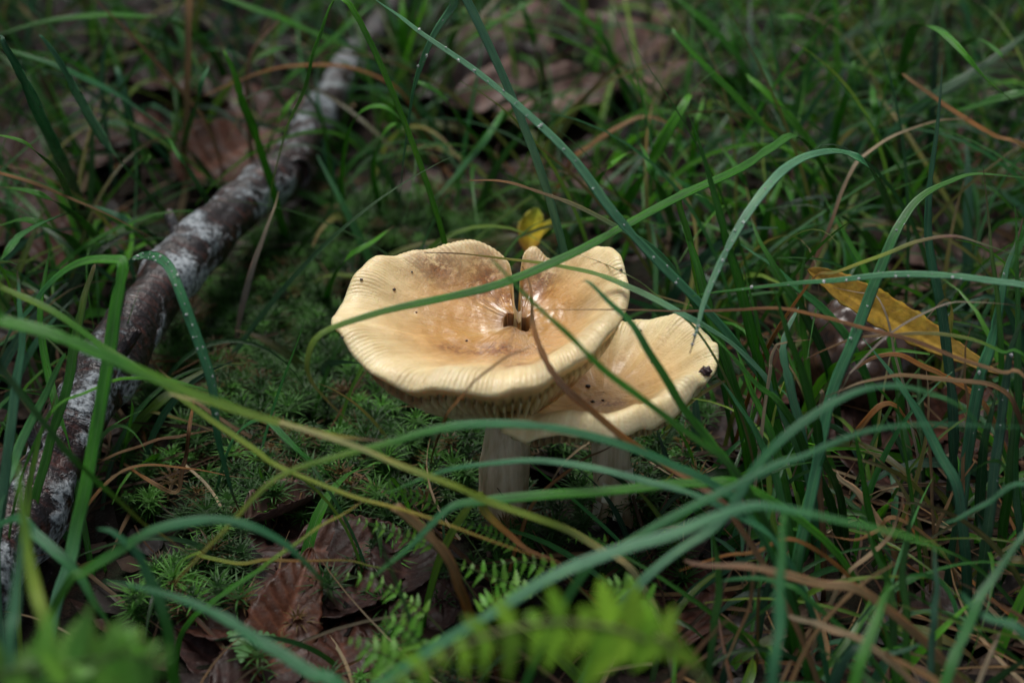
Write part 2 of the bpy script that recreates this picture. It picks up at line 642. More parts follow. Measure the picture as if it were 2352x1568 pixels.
# --- blades over and round the mushrooms
B('blue>pale>blue>blue', 29, 'e', (47, 43.3, 47), '850,-12 905,28 960,70 1090,160 1210,265 1320,372 1410,492 1500,590 1608,700 1693,795 1760,890 1810,985',
  'long blue-green grass blade beaded with rain arching high over both mushroom caps', beads=34, brange=(0.15, 0.6), twist=0.2)
B('pale>pale>blue>teal', 25, 's', (46, 48, 53), '1060,-20 1040,15 992,92 955,190 938,290 926,400 915,470',
  'pale wet grass blade crossing under the long arching beaded blade', beads=8, brange=(0.2, 0.6), twist=0.2)
B('tan>lime>green>green>green>green', 27, 'e', (41.6, 41.4, 50), '822,985 760,932 716,872 708,820 738,765 850,725 1000,690 1150,650 1300,590 1430,520 1560,455 1700,388 1775,338 1840,318',
  'green grass blade lying across the larger cap, its brown tip curled below the rim', twist=0.1)
B('org>lime>pale>pale>green', 20, 'e', (45.5, 44.2, 45), '974,580,46.3 1083,584,46 1209,600,45.6 1293,615,45.2 1377,632,44.6 1461,666,43.6 1545,712,43.2 1608,745,43.2 1692,800 1760,870 1800,960',
  'pale grass blade with an orange tip resting on the back rim of the larger cap', twist=0.1)
B('straw>green>tan', 7, 'e', (46, 44.5, 44), '1310,578,46.2 1375,600,45.5 1436,628,44 1500,672 1545,708 1600,760 1660,850',
  'hair-thin pale grass blade skirting the right rim of the larger cap')
B('tan>org>brown>org>brown>tan', 26, 'e', (42, 41, 39), '1199,611,44.2 1218,666,43 1226,741,41.6 1239,792,40.6 1264,846,39.8 1306,897,39.5 1356,943,39.5 1436,1006,39.5 1524,1065 1608,1119 1680,1180',
  'dead brown spotted grass blade hanging over both mushroom caps', twist=0.8, tip=True)
B('green>green>dark', 25, 'e', (37.5, 37, 38), '1125,588 1142,603 1209,674 1293,758 1377,838 1461,901 1529,955 1600,1010 1700,1100',
  'plain green grass blade slanting down before the gap in the larger cap', twist=0.1)
B('blue>green>green', 30, 'e', (39.5, 39, 40), '1335,645 1350,648 1398,691 1453,750 1495,817 1541,888 1579,951 1629,1014 1700,1110',
  'blue-green grass blade bending down in front of the smaller cap', twist=0.1)
B('tan>brown>org>brown>tan>pink', 13, 'e', (43, 42, 41), '1247,711,43.2 1400,711,42.8 1552,713 1671,713 1790,708 1892,727 1977,752 2096,778 2198,820 2300,854 2370,880',
  'brown dry stalk running level past the smaller cap into the thick grass', tip=True)
B('pale>pale>pale>blue>green', 27, 'e', (41.2, 43.5, 50), '1584,812 1600,760 1620,690 1668,575 1730,470 1800,390 1870,355 1940,352 2010,400 2060,520,g',
  'pale rain-beaded grass blade whose tip points at the smaller cap', beads=22, brange=(0.05, 0.5), twist=0.1)
B('green>blue>pale>blue', 22, 'e', (44, 42.5, 42), '1579,684 1688,665 1790,653 1892,643 2028,631 2164,631 2266,643 2370,662 2480,720',
  'long wet grass blade lying level above the yellow leaf', beads=18, brange=(0.1, 0.6), twist=0.1)
B('green>green>blue>blue>green', 30, 'e', (46, 44, 42), '2365,408 2250,400 2180,415 2110,460 2060,530 2010,650 1960,780 1910,920 1872,1080 1842,1240',
  'grass blade standing up and arching over, its edge nibbled, beside the yellow leaf', beads=10, brange=(0.3, 0.7), twist=0.2)
B('teal>blue>teal>dark', 30, 'e', (46, 46, 47), '2164,150 2154,272 2137,408 2132,520 2144,630 2164,738 2181,840 2188,960 2190,1050 2186,1150',
  'tall upright blue-green grass blade in front of the end of the yellow leaf', twist=0.3)
B('umber>green>green', 17, 'e', (45, 44, 45), '2258,384 2270,510 2280,602 2294,721 2300,823 2300,920 2298,1010',
  'narrow straight grass blade with a dark tip beyond the yellow leaf')
B('blue>blue>teal', 32, 'e', (45, 44, 44), '2350,500 2317,602 2300,687 2277,789 2253,857 2232,976 2217,1080',
  'broad blue-green blade leaning out past the end of the yellow leaf', twist=0.2, beads=5)
B('dark>teal>dark', 28, 'e', (43, 43, 43), '2365,715 2331,772 2317,840 2300,960 2287,1051 2275,1160',
  'dark broad grass blade with a few beads rooted in the thick tuft', beads=8)
B('org>org>lime>pink>green', 13, 's', (45, 43, 43), '1860,650 1919,626 2011,592 2096,558 2181,543 2266,562 2370,606',
  'thin arching blade fading from orange to green above the yellow leaf')
GR = 'grass blades in the thick tuft beside the smaller mushroom'
LR = 'green grass blade in the thick tuft beside the smaller mushroom'
LRs = iter((
    'tall straight green blade rising beside the rim of the smaller cap',
    'small bright green blade folded over at its tip behind the smaller cap',
    'green blade leaning just behind the back rim of the smaller cap',
    'wide green blade with a blunt tip standing before the wet brown lump',
    'narrow green blade between the smaller cap and the wet brown lump',
    'blue-green blade slanting down below the yellow leaf',
    'pale curved blade hugging the wet brown lump',
    'dark green blade slanting down from the dark debris on the smaller cap',
    'blue-green blade sprouting under the dark debris on the smaller cap',
    'green blade standing close beside the dark debris on the smaller cap',
    'upright green blade beside the narrow dark-tipped one',
    'dark blade at the foot of the folded-back tuft below the yellow leaf',
    'dark green blade at the foot of the beaded dark broad blade',
    'short blue-green blade at the foot of the nibbled arching blade',
    'short green blade under the hooped orange dead blade',
    'slim bright blade where the kneed brown stalk enters the tuft',
    'green blade slanting down behind the yellow leaf',
    'green blade slanting behind the pale blade that points at the smaller cap',
    'blue-green blade leaning over toward the wet brown lump',
))
for col, w, d, path in (
    ('green', 30, (43, 44, 46), '1583,265 1610,340 1634,425 1664,533 1681,592 1705,687 1732,789 1756,874 1783,976'),
    ('green>bright', 18, (46, 46, 47), '1630,460 1603,445 1569,437 1559,459 1580,533 1600,640 1640,780'),
    ('green', 27, (47, 46, 46), '1560,470 1572,517 1596,585 1620,670 1654,789 1690,900'),
    ('green>dark', 29, (41, 41.5, 43), '1776,660 1797,728 1824,806 1851,891 1875,976 1890,1050'),
    ('green', 15, (44, 44, 45), '1702,599 1725,687 1742,755 1763,823 1790,930'),
    ('blue>teal', 29, (45, 44, 43), '1981,776 2035,840 2079,901 2130,986 2164,1051 2200,1130'),
    ('pale>blue', 25, (46, 45, 45), '1835,705 1827,721 1804,772 1800,823 1814,891 1834,952 1850,1040'),
    ('green>dark', 24, (43, 43, 44), '1603,738 1671,806 1739,884 1790,925 1824,976 1860,1060'),
    ('blue>green', 22, (44, 44, 44), '1640,860 1690,920 1740,1000 1780,1090 1800,1160'),
    ('green', 26, (46, 45, 45), '1690,800 1720,880 1760,970 1790,1060 1810,1150'),
    ('green>teal', 24, (44, 44, 45), '2330,470 2338,640 2340,820 2335,980 2330,1120'),
    ('dark>teal', 30, (44, 44, 45), '2290,880 2270,980 2255,1080 2250,1200'),
    ('dark>green', 28, (43, 43, 44), '2330,900 2325,1020 2312,1140 2300,1240'),
    ('blue>green', 20, (42, 43, 44), '1900,1000 1880,1090 1862,1180 1850,1270'),
    ('green', 22, (43, 43.5, 44), '1960,960 1975,1060 1990,1150 2010,1240'),
    ('green>bright', 18, (49, 49, 49), '1850,560 1840,640 1842,720 1850,800'),
    ('green', 24, (52, 51, 50), '1880,430 1930,520 1985,620 2030,720 2060,830'),
    ('green>dark', 24, (50, 49, 49), '1720,480 1750,560 1800,650 1860,740'),
    ('blue>green', 24, (50, 49, 49), '1700,560 1760,600 1830,660 1900,720 1960,800')):
    B(col, w, 'e', d, path, next(LRs), GR)
B('org>tan>green>green', 13, 'e', (44, 43, 42), '1834,837 1892,806 1960,776 2028,769 2130,765 2232,782 2300,806 2370,832',
  'low green grass blade with an orange end under the brown dry stalk')
B('straw>tan>tan>brown>tan', 15, 'e', (42, 42, 42), '1892,912 1960,884 2028,867 2096,864 2198,874 2294,891 2340,960',
  'flat light brown dead grass blade bridging the tuft below the yellow leaf')
B('brown>org>org>tan', 19, 'e', (45, 45, 45), '1960,850 1970,843 2011,820 2062,816 2113,837 2164,860 2232,901 2280,960',
  'curved orange dead grass blade arching over the wet brown lump')
B('grey>straw>grey', 7, 'e', (48, 47, 47), '1875,653 1977,670 2011,680 2035,721 2055,806 2079,891 2090,960',
  'grey thread of dry grass hanging across the yellow leaf')
B('straw>grey>straw', 6, 's', (43, 42, 42), '1940,880 1960,850 2028,779 2096,735 2181,697 2249,692 2370,703',
  'thin pale dry strand arching up across the yellow leaf')
B('straw>straw>tan', 9, 's', (44, 44, 44), '1765,870 1770,833 1780,796 1807,786 1865,779',
  'short whitish bent straw beside the wet brown lump')
B('tan>org>org>brown', 17, '-', (46, 45, 47), '1950,1025 1960,1003 1987,966 2028,929 2055,932 2082,963 2103,993 2115,1030',
  'hooped orange dead blade below the flat light brown one')
B('straw>tan>brown', 18, 'e', (43, 43.5, 44), '1885,898 1888,959 1885,1027 1880,1080',
  'short upright straw piece with dark blotches', tip=False)
GT = 'thin dry stalks standing in the thick tuft'
LT = 'thin upright tan dry stalk in the thick tuft'
for path in ('2127,871 2133,942 2137,1051 2140,1130', '2236,731 2219,789 2215,857 2222,925 2212,1051 2210,1120', '2245,1050 2232,1069 2188,1137 2157,1205 2150,1290'):
    B('tan', 9, 'e', (44, 44, 44), path, LT, GT)
# --- blades in front of the stems
B('bright>blue>pale>blue>blue', 40, 'e', (32, 33, 33), '2180,1275 2130,1246 1994,1208 1858,1178 1739,1164 1654,1184 1552,1225 1422,1262 1252,1331 1116,1416 1000,1490 880,1568 780,1640',
  'wide blue-green blade sweeping in a low bow across the ferns toward the thick tuft', twist=0.1)
B('green>blue>blue>pale>blue', 30, 'e', (36.5, 36, 36), '2275,1040 2232,956 2164,912 2079,888 1994,895 1926,919 1824,987 1770,1035 1715,1105 1654,1198 1552,1273 1470,1340 1420,1400',
  'bowed blue-green blade curving down before the thick tuft', twist=0.1)
B('green>blue>blue', 28, 's', (35, 35, 35), '1330,1330 1400,1272 1552,1184 1688,1116 1790,1069 1858,1040 1994,990 2130,973 2370,983',
  'long soft green blade passing low in front of the tuft and the stems', twist=0.1)
B('green>blue>pale>blue>blue', 23, 'e', (39, 38, 38), '860,1140 930,1112 987,1093 1082,1069 1218,1059 1354,1072 1473,1103 1576,1133 1690,1180 1790,1250',
  'slender pale blade bowing in front of both mushroom stems', twist=0.1)
B('green>blue>green>green>green', 34, 'e', (37, 37.5, 39), '850,1345 871,1314 946,1246 1031,1171 1116,1150 1286,1133 1456,1123 1600,1110 1720,1120',
  'green blade sharply bent in front of the larger mushroom stem', twist=0.0)
B('org>lime>green>blue>blue>blue>green', 30, 'e', (37, 37, 38), '400,1345 408,1331 527,1205 639,1096 799,1042 911,1014 999,989 1083,972 1209,976 1335,997 1461,1031 1545,1069 1629,1111 1720,1180',
  'long blue-green blade with a brown tip bowing just below the larger cap', twist=0.1)
B('dark>green>green>green>lime>yel', 46, 's', (36, 35.5, 38.5), '-60,705 0,735 100,762 200,800 400,888 600,958 760,1000 905,1014',
  'broad dark green blade slanting over the branch, its end yellowed', twist=0.0)
B('cream>cream>lime>lime>cream>grey', 25, 'e', (36.5, 37, 39), '395,905 401,908 578,952 799,1022 912,1069 1048,1116 1116,1147 1252,1195 1320,1225 1388,1266 1450,1310',
  'cream and yellow-green blade slanting down in front of the larger stem', twist=0.0)
B('tan>lime>green>lime>lime>yel>org', 19, 's', (40, 39, 38.5), '-40,645 0,660 119,714 238,796 340,857 476,959 578,1027 646,1076 799,1137 912,1168 1048,1212 1184,1259 1300,1300',
  'very long yellow-green blade slanting from the branch down to the dead leaves', twist=0.0)
B('green>lime>org>brown', 24, 's', (41, 41, 40), '1095,1140 1116,1174 1167,1225 1218,1266 1290,1292',
  'short yellowing grass blade with dark rot spots')
B('tan>tan>org>brown', 34, 'e', (39, 39, 40), '905,1160 919,1171 980,1225 1031,1290 1058,1358 1079,1412',
  'broad tan dead blade bent over the small fern leaves', tip=False, twist=0.4)
B('green>green>yel', 16, 's', (41, 40, 39), '440,1420 479,1389 578,1321 646,1270 731,1212 799,1171 850,1140',
  'thin green blade slanting up over the dark beech leaves')
B('green>lime>org>green', 11, 's', (42, 41.5, 41), '455,1270 466,1280 544,1293 612,1283 680,1285 799,1288 861,1300 946,1319',
  'thin wavy yellow-green blade lying over the dark beech leaves')
B('tan>org>tan', 10, '-', (44, 43.5, 44), '985,1080,g 1012,985,41.5 1030,950,40 1090,875,39.0 1160,825,38.8 1235,785,39.4',
  'thin bent brown stalk leaning up over the front of the larger cap')
B('org>tan', 11, 's', (44, 44, 43), '1230,1150 1300,1085 1370,1040 1450,1000', 'tan straw slanting between the two mushroom stems')
B('org>tan>org', 8, '-', (45, 44, 43), '1290,1300 1400,1255 1500,1215 1620,1205', 'fine orange straw lying behind the bowed blades')
# --- left, by the branch
B('green>blue>blue>blue>teal', 29, 's', (46, 42, 44), '255,690,g 285,620 333,588 374,599 401,636 435,721 469,823 490,908 500,993 512,1060 530,1130 561,1198',
  'blue-green blade dotted with bright rain beads drooping over the branch', beads=40, brange=(0.2, 0.75), twist=0.1)
B('blue>blue>green>green>green>green>pale>green', 36, 'e', (44, 41.5, 40), '-20,860 0,823 27,755 68,711 102,663 153,622 204,599 255,595 282,609 265,704 252,806 235,925 215,1025 200,1103 177,1205 166,1273 146,1341 120,1440',
  'broad pale-ribbed grass blade folded over sharply above the branch', twist=0.0, tip=True)
GL = 'grass blades rooted along the near side of the branch'
LL = 'blue-green grass blade rooted along the outer side of the branch'
LLs = iter((
    'blue-green blade with a brown withered tip beside the folded pale-ribbed blade',
    'broad pale green blade leaning outward from the branch',
    'upright bluish blade standing outside the folded pale-ribbed blade',
    'green blade under the arch of the folded pale-ribbed blade',
    'yellowish green blade at the foot of the folded pale-ribbed blade',
))
for col, w, d, path in (
    ('brown>green>green', 28, (45, 44, 44), '218,605 214,619 194,680 177,755 163,857 136,945 110,1040'),
    ('green>pale', 30, (43, 43, 42), '150,805 143,823 102,908 61,993 31,1060 0,1150'),
    ('blue>pale', 27, (43, 42, 42), '40,620 44,680 51,789 37,891 20,1027 5,1150'),
    ('green', 22, (48, 47, 46), '120,560 100,650 92,740 110,850 130,930'),
    ('green>lime', 20, (42, 42, 42), '130,900 95,1000 75,1090 60,1180')):
    B(col, w, 'e', d, path, next(LLs), GL)
B('dark>dark>green>org', 22, 's', (37, 37.5, 41), '-50,790 0,843 51,908 112,986 170,1055 204,1093 272,1147 340,1212 391,1242 440,1272',
  'dark green blade with an orange tip slanting over the near end of the branch', twist=0.1)
B('dark>green>blue>blue>green', 34, 's', (36, 36, 37), '150,1345 190,1317 272,1266 340,1225 408,1202 493,1195 578,1212 663,1253 714,1304 748,1348 790,1405',
  'blue-green blade bowing over the star moss toward the beech leaves', twist=0.1)
B('blue>blue>green>green', 35, 'e', (36, 36, 36.5), '225,1212 245,1214 272,1225 313,1270 340,1317 367,1375 384,1443 395,1520 401,1590',
  'blue-green blade arching up and over from the corner fern', twist=0.1)
B('blue>blue>blue', 42, 'e', (35, 34, 33), '240,1334 340,1351 442,1385 544,1440 629,1491 714,1545 800,1600',
  'wide plain blue-green blade lying over the dark beech leaves', twist=0.1)
B('blue>blue>green', 38, 's', (38, 37, 37), '30,1190 78,1225 136,1273 190,1338 231,1406 275,1465',
  'short tapered blue blade below the end of the branch', twist=0.1)
B('green>lime>green', 44, 'e', (33, 32, 31), '30,1040 44,1103 61,1239 78,1341 102,1426 130,1530',
  'wide browning blade standing before the end of the branch', twist=0.2)
B('teal>blue', 40, 'e', (33, 32, 31), '60,1150 45,1280 30,1400 20,1530', 'bluish blade standing beside the browning one', twist=0.2)
B('straw>straw>grey', 8, '-', (50, 46, 43), '420,1060,g 428,1066 476,1117 510,1178 530,1273 541,1375 547,1460 554,1511,g',
  'long curved whitish straw lying over the star moss')
B('org>org>tan>org>brown', 11, 's', (45, 45, 47), '190,1180 204,1154 245,1110 289,1076 357,1067 442,1076 527,1093 590,1098',
  'curled orange dead blade looping over the star moss')
B('org>tan>brown>org', 12, '-', (47, 46.5, 47), '235,1035,g 330,1095 400,1130 415,1100 425,1050 440,960 455,880,g',
  'thin orange stalk twisting up from the star moss')
B('tan>brown', 9, '-', (47, 47, 47), '150,1120,g 230,1060 330,1020 420,1000 520,985,g', 'pale dry straw lying along the star moss')
B('straw>tan', 9, 's', (53, 53, 54), '235,810,g 275,800 330,822 385,865,g', 'curved tan straw lying over the branch', )
B('green>bright>green', 9, 's', (42, 42, 43), '110,960 190,905 270,872 360,868 440,885 520,918 600,970', 'thin bright green blade bowing over the branch')
B('blue>green', 20, 's', (44, 43, 44), '600,960 660,1010 720,1060 790,1125', 'short blue-green blade below the larger cap beside the moss')
B('straw>grey>straw', 20, 'e', (53, 53, 55), '640,440 615,517 585,602 558,704 541,789', 'broad flat straw standing by the far side of the branch', tip=True)
B('bright>green>lime', 17, 's', (48, 51, 55), '800,10 731,95 700,204 656,306 629,408 612,510', 'green stem crossing above the branch')
# --- behind the branch
GB = 'grass blades growing behind the branch'
LB = 'blue-green grass blade growing behind the branch'
LBs = iter((
    'stout blue-green blade rising behind the folded pale-ribbed blade',
    'blue-green blade with a pale sheen slanting down to the branch',
    'long thin blue-green blade slanting down under the leaning brown stem',
    'pale upright blade in front of the dull reddish leaves',
    'blue-green blade crossing the straight tan dry stem',
    'thin blue-green blade meeting the branch below the reddish leaves',
    'low blue-green blade lying against the branch',
    'green blade lying low behind the folded pale-ribbed blade',
))
for col, w, d, path in (
    ('teal>blue>teal', 32, (47, 50, 56), '0,80 10,102 51,177 92,265 136,357 167,425 190,500'),
    ('blue>pale>green', 30, (50, 53, 58), '90,80 105,99 153,170 190,238 238,323 306,408 374,483 420,530'),
    ('green>blue>blue', 23, (58, 58, 60), '0,110 34,119 136,153 238,204 340,265 442,357 503,435'),
    ('pale>teal', 23, (62, 62, 63), '265,150 272,170 296,255 313,340 320,391'),
    ('blue>green', 21, (58, 58, 60), '480,140 466,187 445,258 425,326 420,380'),
    ('green>blue', 16, (56, 56, 58), '380,310 420,370 460,430 500,500'),
    ('blue>teal', 22, (55, 55, 56), '200,470 280,500 350,540 420,600'),
    ('green', 24, (52, 51, 50), '0,430 68,439 136,469 200,520 260,590')):
    B(col, w, 'e', d, path, next(LBs), GB, land=True)
LG = 'plain green grass blade growing behind the branch'
LGs = iter((
    'green blade bowing over low behind the straight tan dry stem',
    'bright green blade slanting down across the branch by its broken stub',
    'green blade slanting behind the crooked pinkish stem',
    'green blade slanting the other way behind the crooked pinkish stem',
    'bright green blade bending down sharply behind the folded pale-ribbed blade',
    'broad blade bending over beside the thin orange straw',
    'short green blade arched over the far end of the branch',
    'short bright green blade beside the broken stub of the branch',
    'green blade arching under the thin orange straw',
))
for col, w, d, path in (
    ('dark>green>green', 25, (62, 62, 66), '-20,84 0,78 102,51 204,37 306,37 384,46 442,82 490,122 520,180'),
    ('bright>green', 22, (55, 56, 58), '512,110 520,129 541,177 558,238 585,306 619,408 646,510 668,580'),
    ('green', 25, (66, 66, 68), '500,-10 527,0 646,44 748,85 850,130 930,190'),
    ('green', 22, (66, 66, 68), '870,-10 800,60 720,130 640,210 590,300'),
    ('bright>dark', 17, (46, 46, 49), '-30,312 0,313 51,326 95,360 136,401 153,435 177,503 214,585'),
    ('green>blue', 30, (45, 45, 46), '-30,630 0,595 44,544 102,510 165,488 210,500'),
    ('green', 18, (64, 64, 66), '560,160 600,130 660,110 720,150 760,220'),
    ('bright', 20, (62, 62, 64), '690,210 650,260 620,330 610,400'),
    ('green', 26, (52, 51, 50), '-20,520 60,505 130,530 180,570 230,640')):
    B(col, w, 'e', d, path, next(LGs), GB, land=True)
B('tan>tan>straw', 18, 'e', (62, 62, 65), '436,-20 434,60 432,150 428,250 424,350 430,420 412,500', 'straight tan dry stem standing behind the branch', tip=False)
B('brown>tan>tan', 17, 'e', (58, 60, 64), '200,-20 221,0 306,88 374,160 435,231 476,289 503,357 515,430', 'brown dry stem leaning across the straight tan stem')
B('pink>tan', 13, 'e', (62, 62, 64), '640,45 629,58 585,109 568,163 568,238 575,320', 'crooked pinkish dry stem behind the branch')
B('org>org>brown', 11, 'e', (62, 62, 64), '470,228 476,218 544,184 646,156 765,150 840,165 912,204 960,270', 'orange dead blade arching behind the far end of the branch')
B('org>tan', 10, 's', (50, 50, 52), '-20,395 0,398 90,425 180,462 270,505 350,545', 'thin orange straw among the blades behind the branch')
# --- behind the mushrooms
GM = 'grass blades growing behind the mushrooms'
LM = 'bright green grass blade growing behind the mushrooms'
LMs = iter((
    'green blade looped over like a hook between branch and larger cap',
    'smaller bright blade hooked beside the looped one',
    'green blade slanting in front of the far end of the branch',
    'green blade slanting down beneath the pale crossing blade',
    'pale green blade slanting up between looped blade and pale dead leaves',
    'wide bright green blade slanting behind the hooped orange dead blade',
    'green blade curving down across the pale dead leaves',
    'upright green blade in front of the largest pale dead leaf',
    'short green blade between the pale crossing blade and the pale leaves',
    'wide upright bright blade behind the crossing of two pale blades',
    'long green blade slanting from the pale leaves into the thick tuft',
    'green blade slanting beyond the long one that enters the tuft',
    'wide bright blade slanting down behind the arching pale beaded blade',
    'upright slim green blade behind the kneed brown stalk',
    'green blade bowed over in the dark behind the tuft',
    'bright green blade hooped high behind the kneed brown stalk',
    'slim green blade hooped beside the higher hooped one',
    'dark bluish blade slanting under the high hooped blade',
    'wide dark green blade lying low under the high hooped blade',
    'green blade slanting down under the hooped orange dead blade',
    'bright green blade curving up behind the small yellow leaf',
    'green blade slanting down behind the tall straight one by the smaller cap',
    'green blade leaning back behind the pale beaded arching blade',
    'bright green blade curling up behind the rim of the larger cap',
    'green blade standing at the knee of the kneed brown stalk',
    'dark green blade behind the nibbled arching blade',
    'broad upright blade in front of the bowed one in the dark',
    'bright upright blade beside the hooped orange dead blade',
    'slim blade standing beside the pale dead leaves',
))
for col, w, d, path in (
    ('green>bright', 19, (56, 55, 58), '985,345 930,285 890,250 850,246 815,275 792,340 786,430 795,530'),
    ('bright>green', 16, (58, 57, 58), '940,300 905,285 872,325 858,400 878,500'),
    ('green', 22, (66, 66, 68), '1230,-5 1201,14 1116,68 1048,116 980,177 920,240'),
    ('green', 20, (58, 58, 62), '950,180 966,190 1014,221 1065,282 1116,340 1150,400'),
    ('green>pale', 21, (62, 60, 58), '1160,245 1150,265 1116,323 1072,374 1014,442 950,505'),
    ('bright>green', 36, (56, 55, 54), '1590,215 1576,231 1524,323 1473,408 1432,476 1400,540'),
    ('green', 20, (64, 64, 66), '1270,-20 1286,0 1371,68 1405,136 1439,221 1483,306 1520,380'),
    ('green', 23, (68, 67, 68), '1195,0 1201,17 1228,95 1245,170 1252,224'),
    ('green', 20, (66, 66, 66), '1070,15 1062,34 1034,102 1025,180'),
    ('bright', 32, (70, 70, 70), '924,-20 926,60 930,130 935,220'),
    ('green>bright', 28, (56, 56, 58), '1540,60 1552,78 1620,153 1688,221 1756,292 1824,360 1892,425 1960,510'),
    ('green', 26, (65, 64, 64), '1545,-20 1562,0 1637,68 1698,136 1742,221 1776,306 1800,390'),
    ('bright>green', 34, (58, 57, 57), '1715,170 1729,187 1790,245 1841,306 1892,374 1943,459 1995,540'),
    ('green', 19, (58, 58, 60), '1965,140 1960,153 1936,238 1919,306 1909,391 1910,470'),
    ('green', 23, (66, 65, 66), '1770,42 1790,37 1841,44 1892,75 1943,119 1985,180'),
    ('bright>green>green', 27, (54, 52, 50), '2370,270 2317,224 2266,180 2215,129 2157,71 2123,58 2096,71 2076,136 2069,197 2069,210'),
    ('green', 17, (58, 56, 55), '2370,205 2317,150 2283,109 2242,92 2198,112 2190,125'),
    ('dark>teal', 31, (60, 59, 60), '2370,75 2352,85 2232,170 2130,231 2045,306 1977,384 1940,450'),
    ('green>dark', 36, (58, 57, 58), '2375,205 2352,211 2232,245 2100,290 2010,350'),
    ('green', 26, (54, 54, 54), '1470,330 1500,400 1530,470 1560,560'),
    ('bright', 20, (54, 54, 54), '1450,350 1400,380 1360,440 1330,520'),
    ('green', 22, (56, 55, 54), '1650,330 1700,400 1740,480 1760,560'),
    ('green', 20, (56, 55, 54), '1800,400 1770,470 1750,560 1745,640'),
    ('bright>green', 22, (54, 53, 53), '905,520 850,560 800,590 765,640 745,700'),
    ('green', 20, (60, 60, 61), '1900,330 1870,400 1850,470 1850,540'),
    ('green>dark', 26, (62, 62, 63), '2060,240 2090,320 2140,400 2190,470'),
    ('green', 30, (62, 61, 61), '2000,180 2010,250 2030,320 2060,400'),
    ('bright', 18, (60, 60, 60), '1620,210 1600,290 1590,360 1585,430'),
    ('green', 18, (66, 66, 66), '1660,30 1690,110 1710,190 1715,270')):
    B(col, w, 'e', d, path, next(LMs), GM, land=True)
B('org>tan>blue>green', 15, 'e', (47, 47, 48), '1075,416 1082,415 1150,415 1235,439 1320,469 1405,517 1500,570 1560,640', 'thin blade turning from orange to blue-green behind the larger cap')
B('brown>org>tan>org', 15, 's', (60, 59, 60), '1300,400 1320,360 1371,323 1422,292 1490,269 1558,299 1600,350', 'hooped orange dead blade behind the larger cap')
B('tan>org>tan', 18, 'e', (56, 54, 53), '2070,170 2082,177 2147,224 2215,272 2283,313 2370,350', 'brown dead blade leaning under the tall hooped green blade')
B('tan>straw>brown>brown', 10, 'e', (54, 52, 50), '2260,268 2208,272 2147,279 2062,309 1994,350 1963,377 1933,442 1902,525 1858,626 1830,690', 'thin brown stalk with a sharp knee behind the thick tuft')
# --- low right corner
GC = 'blades standing before the straw heap'
LC = 'wide blue-green blade standing before the straw heap'
LCs = iter((
    'wide upright blue-green blade crossing the pinkish straw band',
    'wide green blade leaning away below the straw heap',
    'broad blue-green blade slanting up out of the straw heap',
    'blue blade slanting down across the broad one in the straw heap',
    'pale upright blade in the middle of the straw heap',
    'short blue blade pointing out of the thick tuft over the straw',
    'small blue-green blade lying over the pinkish straw band',
    'green blade slanting down behind the pinkish straw band',
    'dark green blade standing behind the pale upright one in the straw',
    'green blade standing between the smaller stem and the straw heap',
    'dark blade lying at the foot of the wide green one',
    'bluish blade lying across the straw at the heap edge',
))
for col, w, d, path in (
    ('green>blue>blue', 37, (34, 33, 32), '1800,1180 1797,1195 1793,1307 1790,1409 1773,1580'),
    ('green>green', 35, (35, 34, 33), '2045,1340 2035,1365 2004,1443 1963,1590'),
    ('blue>green', 34, (36, 35, 34), '2375,1190 2352,1225 2283,1324 2239,1402 2198,1494 2165,1590'),
    ('blue>teal', 32, (35, 35, 34), '2200,1362 2212,1372 2266,1416 2375,1486'),
    ('pale>teal', 22, (37, 37, 37), '2147,1250 2147,1273 2150,1341 2144,1409 2140,1490'),
    ('blue', 18, (38, 38, 38), '2147,1215 2198,1191 2266,1157 2375,1120'),
    ('blue>green', 17, (38, 38, 38), '1660,1336 1671,1331 1722,1327 1790,1338 1850,1370'),
    ('green>dark', 24, (40, 40, 40), '1980,1180 2010,1260 2040,1340 2050,1420'),
    ('dark>green', 26, (39, 39, 39), '2110,1130 2085,1220 2075,1320 2080,1420'),
    ('green>dark', 24, (39, 39, 39), '1620,1150 1640,1240 1650,1330 1640,1430'),
    ('dark', 26, (38, 38, 37), '1850,1480 1920,1510 1990,1560 2050,1620'),
    ('teal', 26, (38, 38, 37), '2140,1460 2080,1490 2020,1500 1960,1490')):
    B(col, w, 'e', d, path, next(LCs), GC)
GS = 'dry straw stalks heaped in front of the thick tuft'
LS = 'tan dry straw stalk in the heap before the thick tuft'
LSs = iter((
    'wide flat pinkish tan straw band lying across the heap',
    'long curved tan straw sweeping down through the heap',
    'short pale broad straw lying below the pinkish band',
    'short tan broad straw at the edge of the heap',
    'pale orange broad straw slanting under the thick tuft',
    'whitish straw stem slanting at the outer edge of the heap',
    'thin orange straw arching above the pinkish band',
    'thin tan straw standing at the end of the pinkish band',
    'brown straw lying under the broad blue-green blade',
    'thin pale straw bowing down behind the heap',
    'thin orange straw bowed under the wide sweeping blade',
    'brown straw lying below the start of the pinkish band',
))
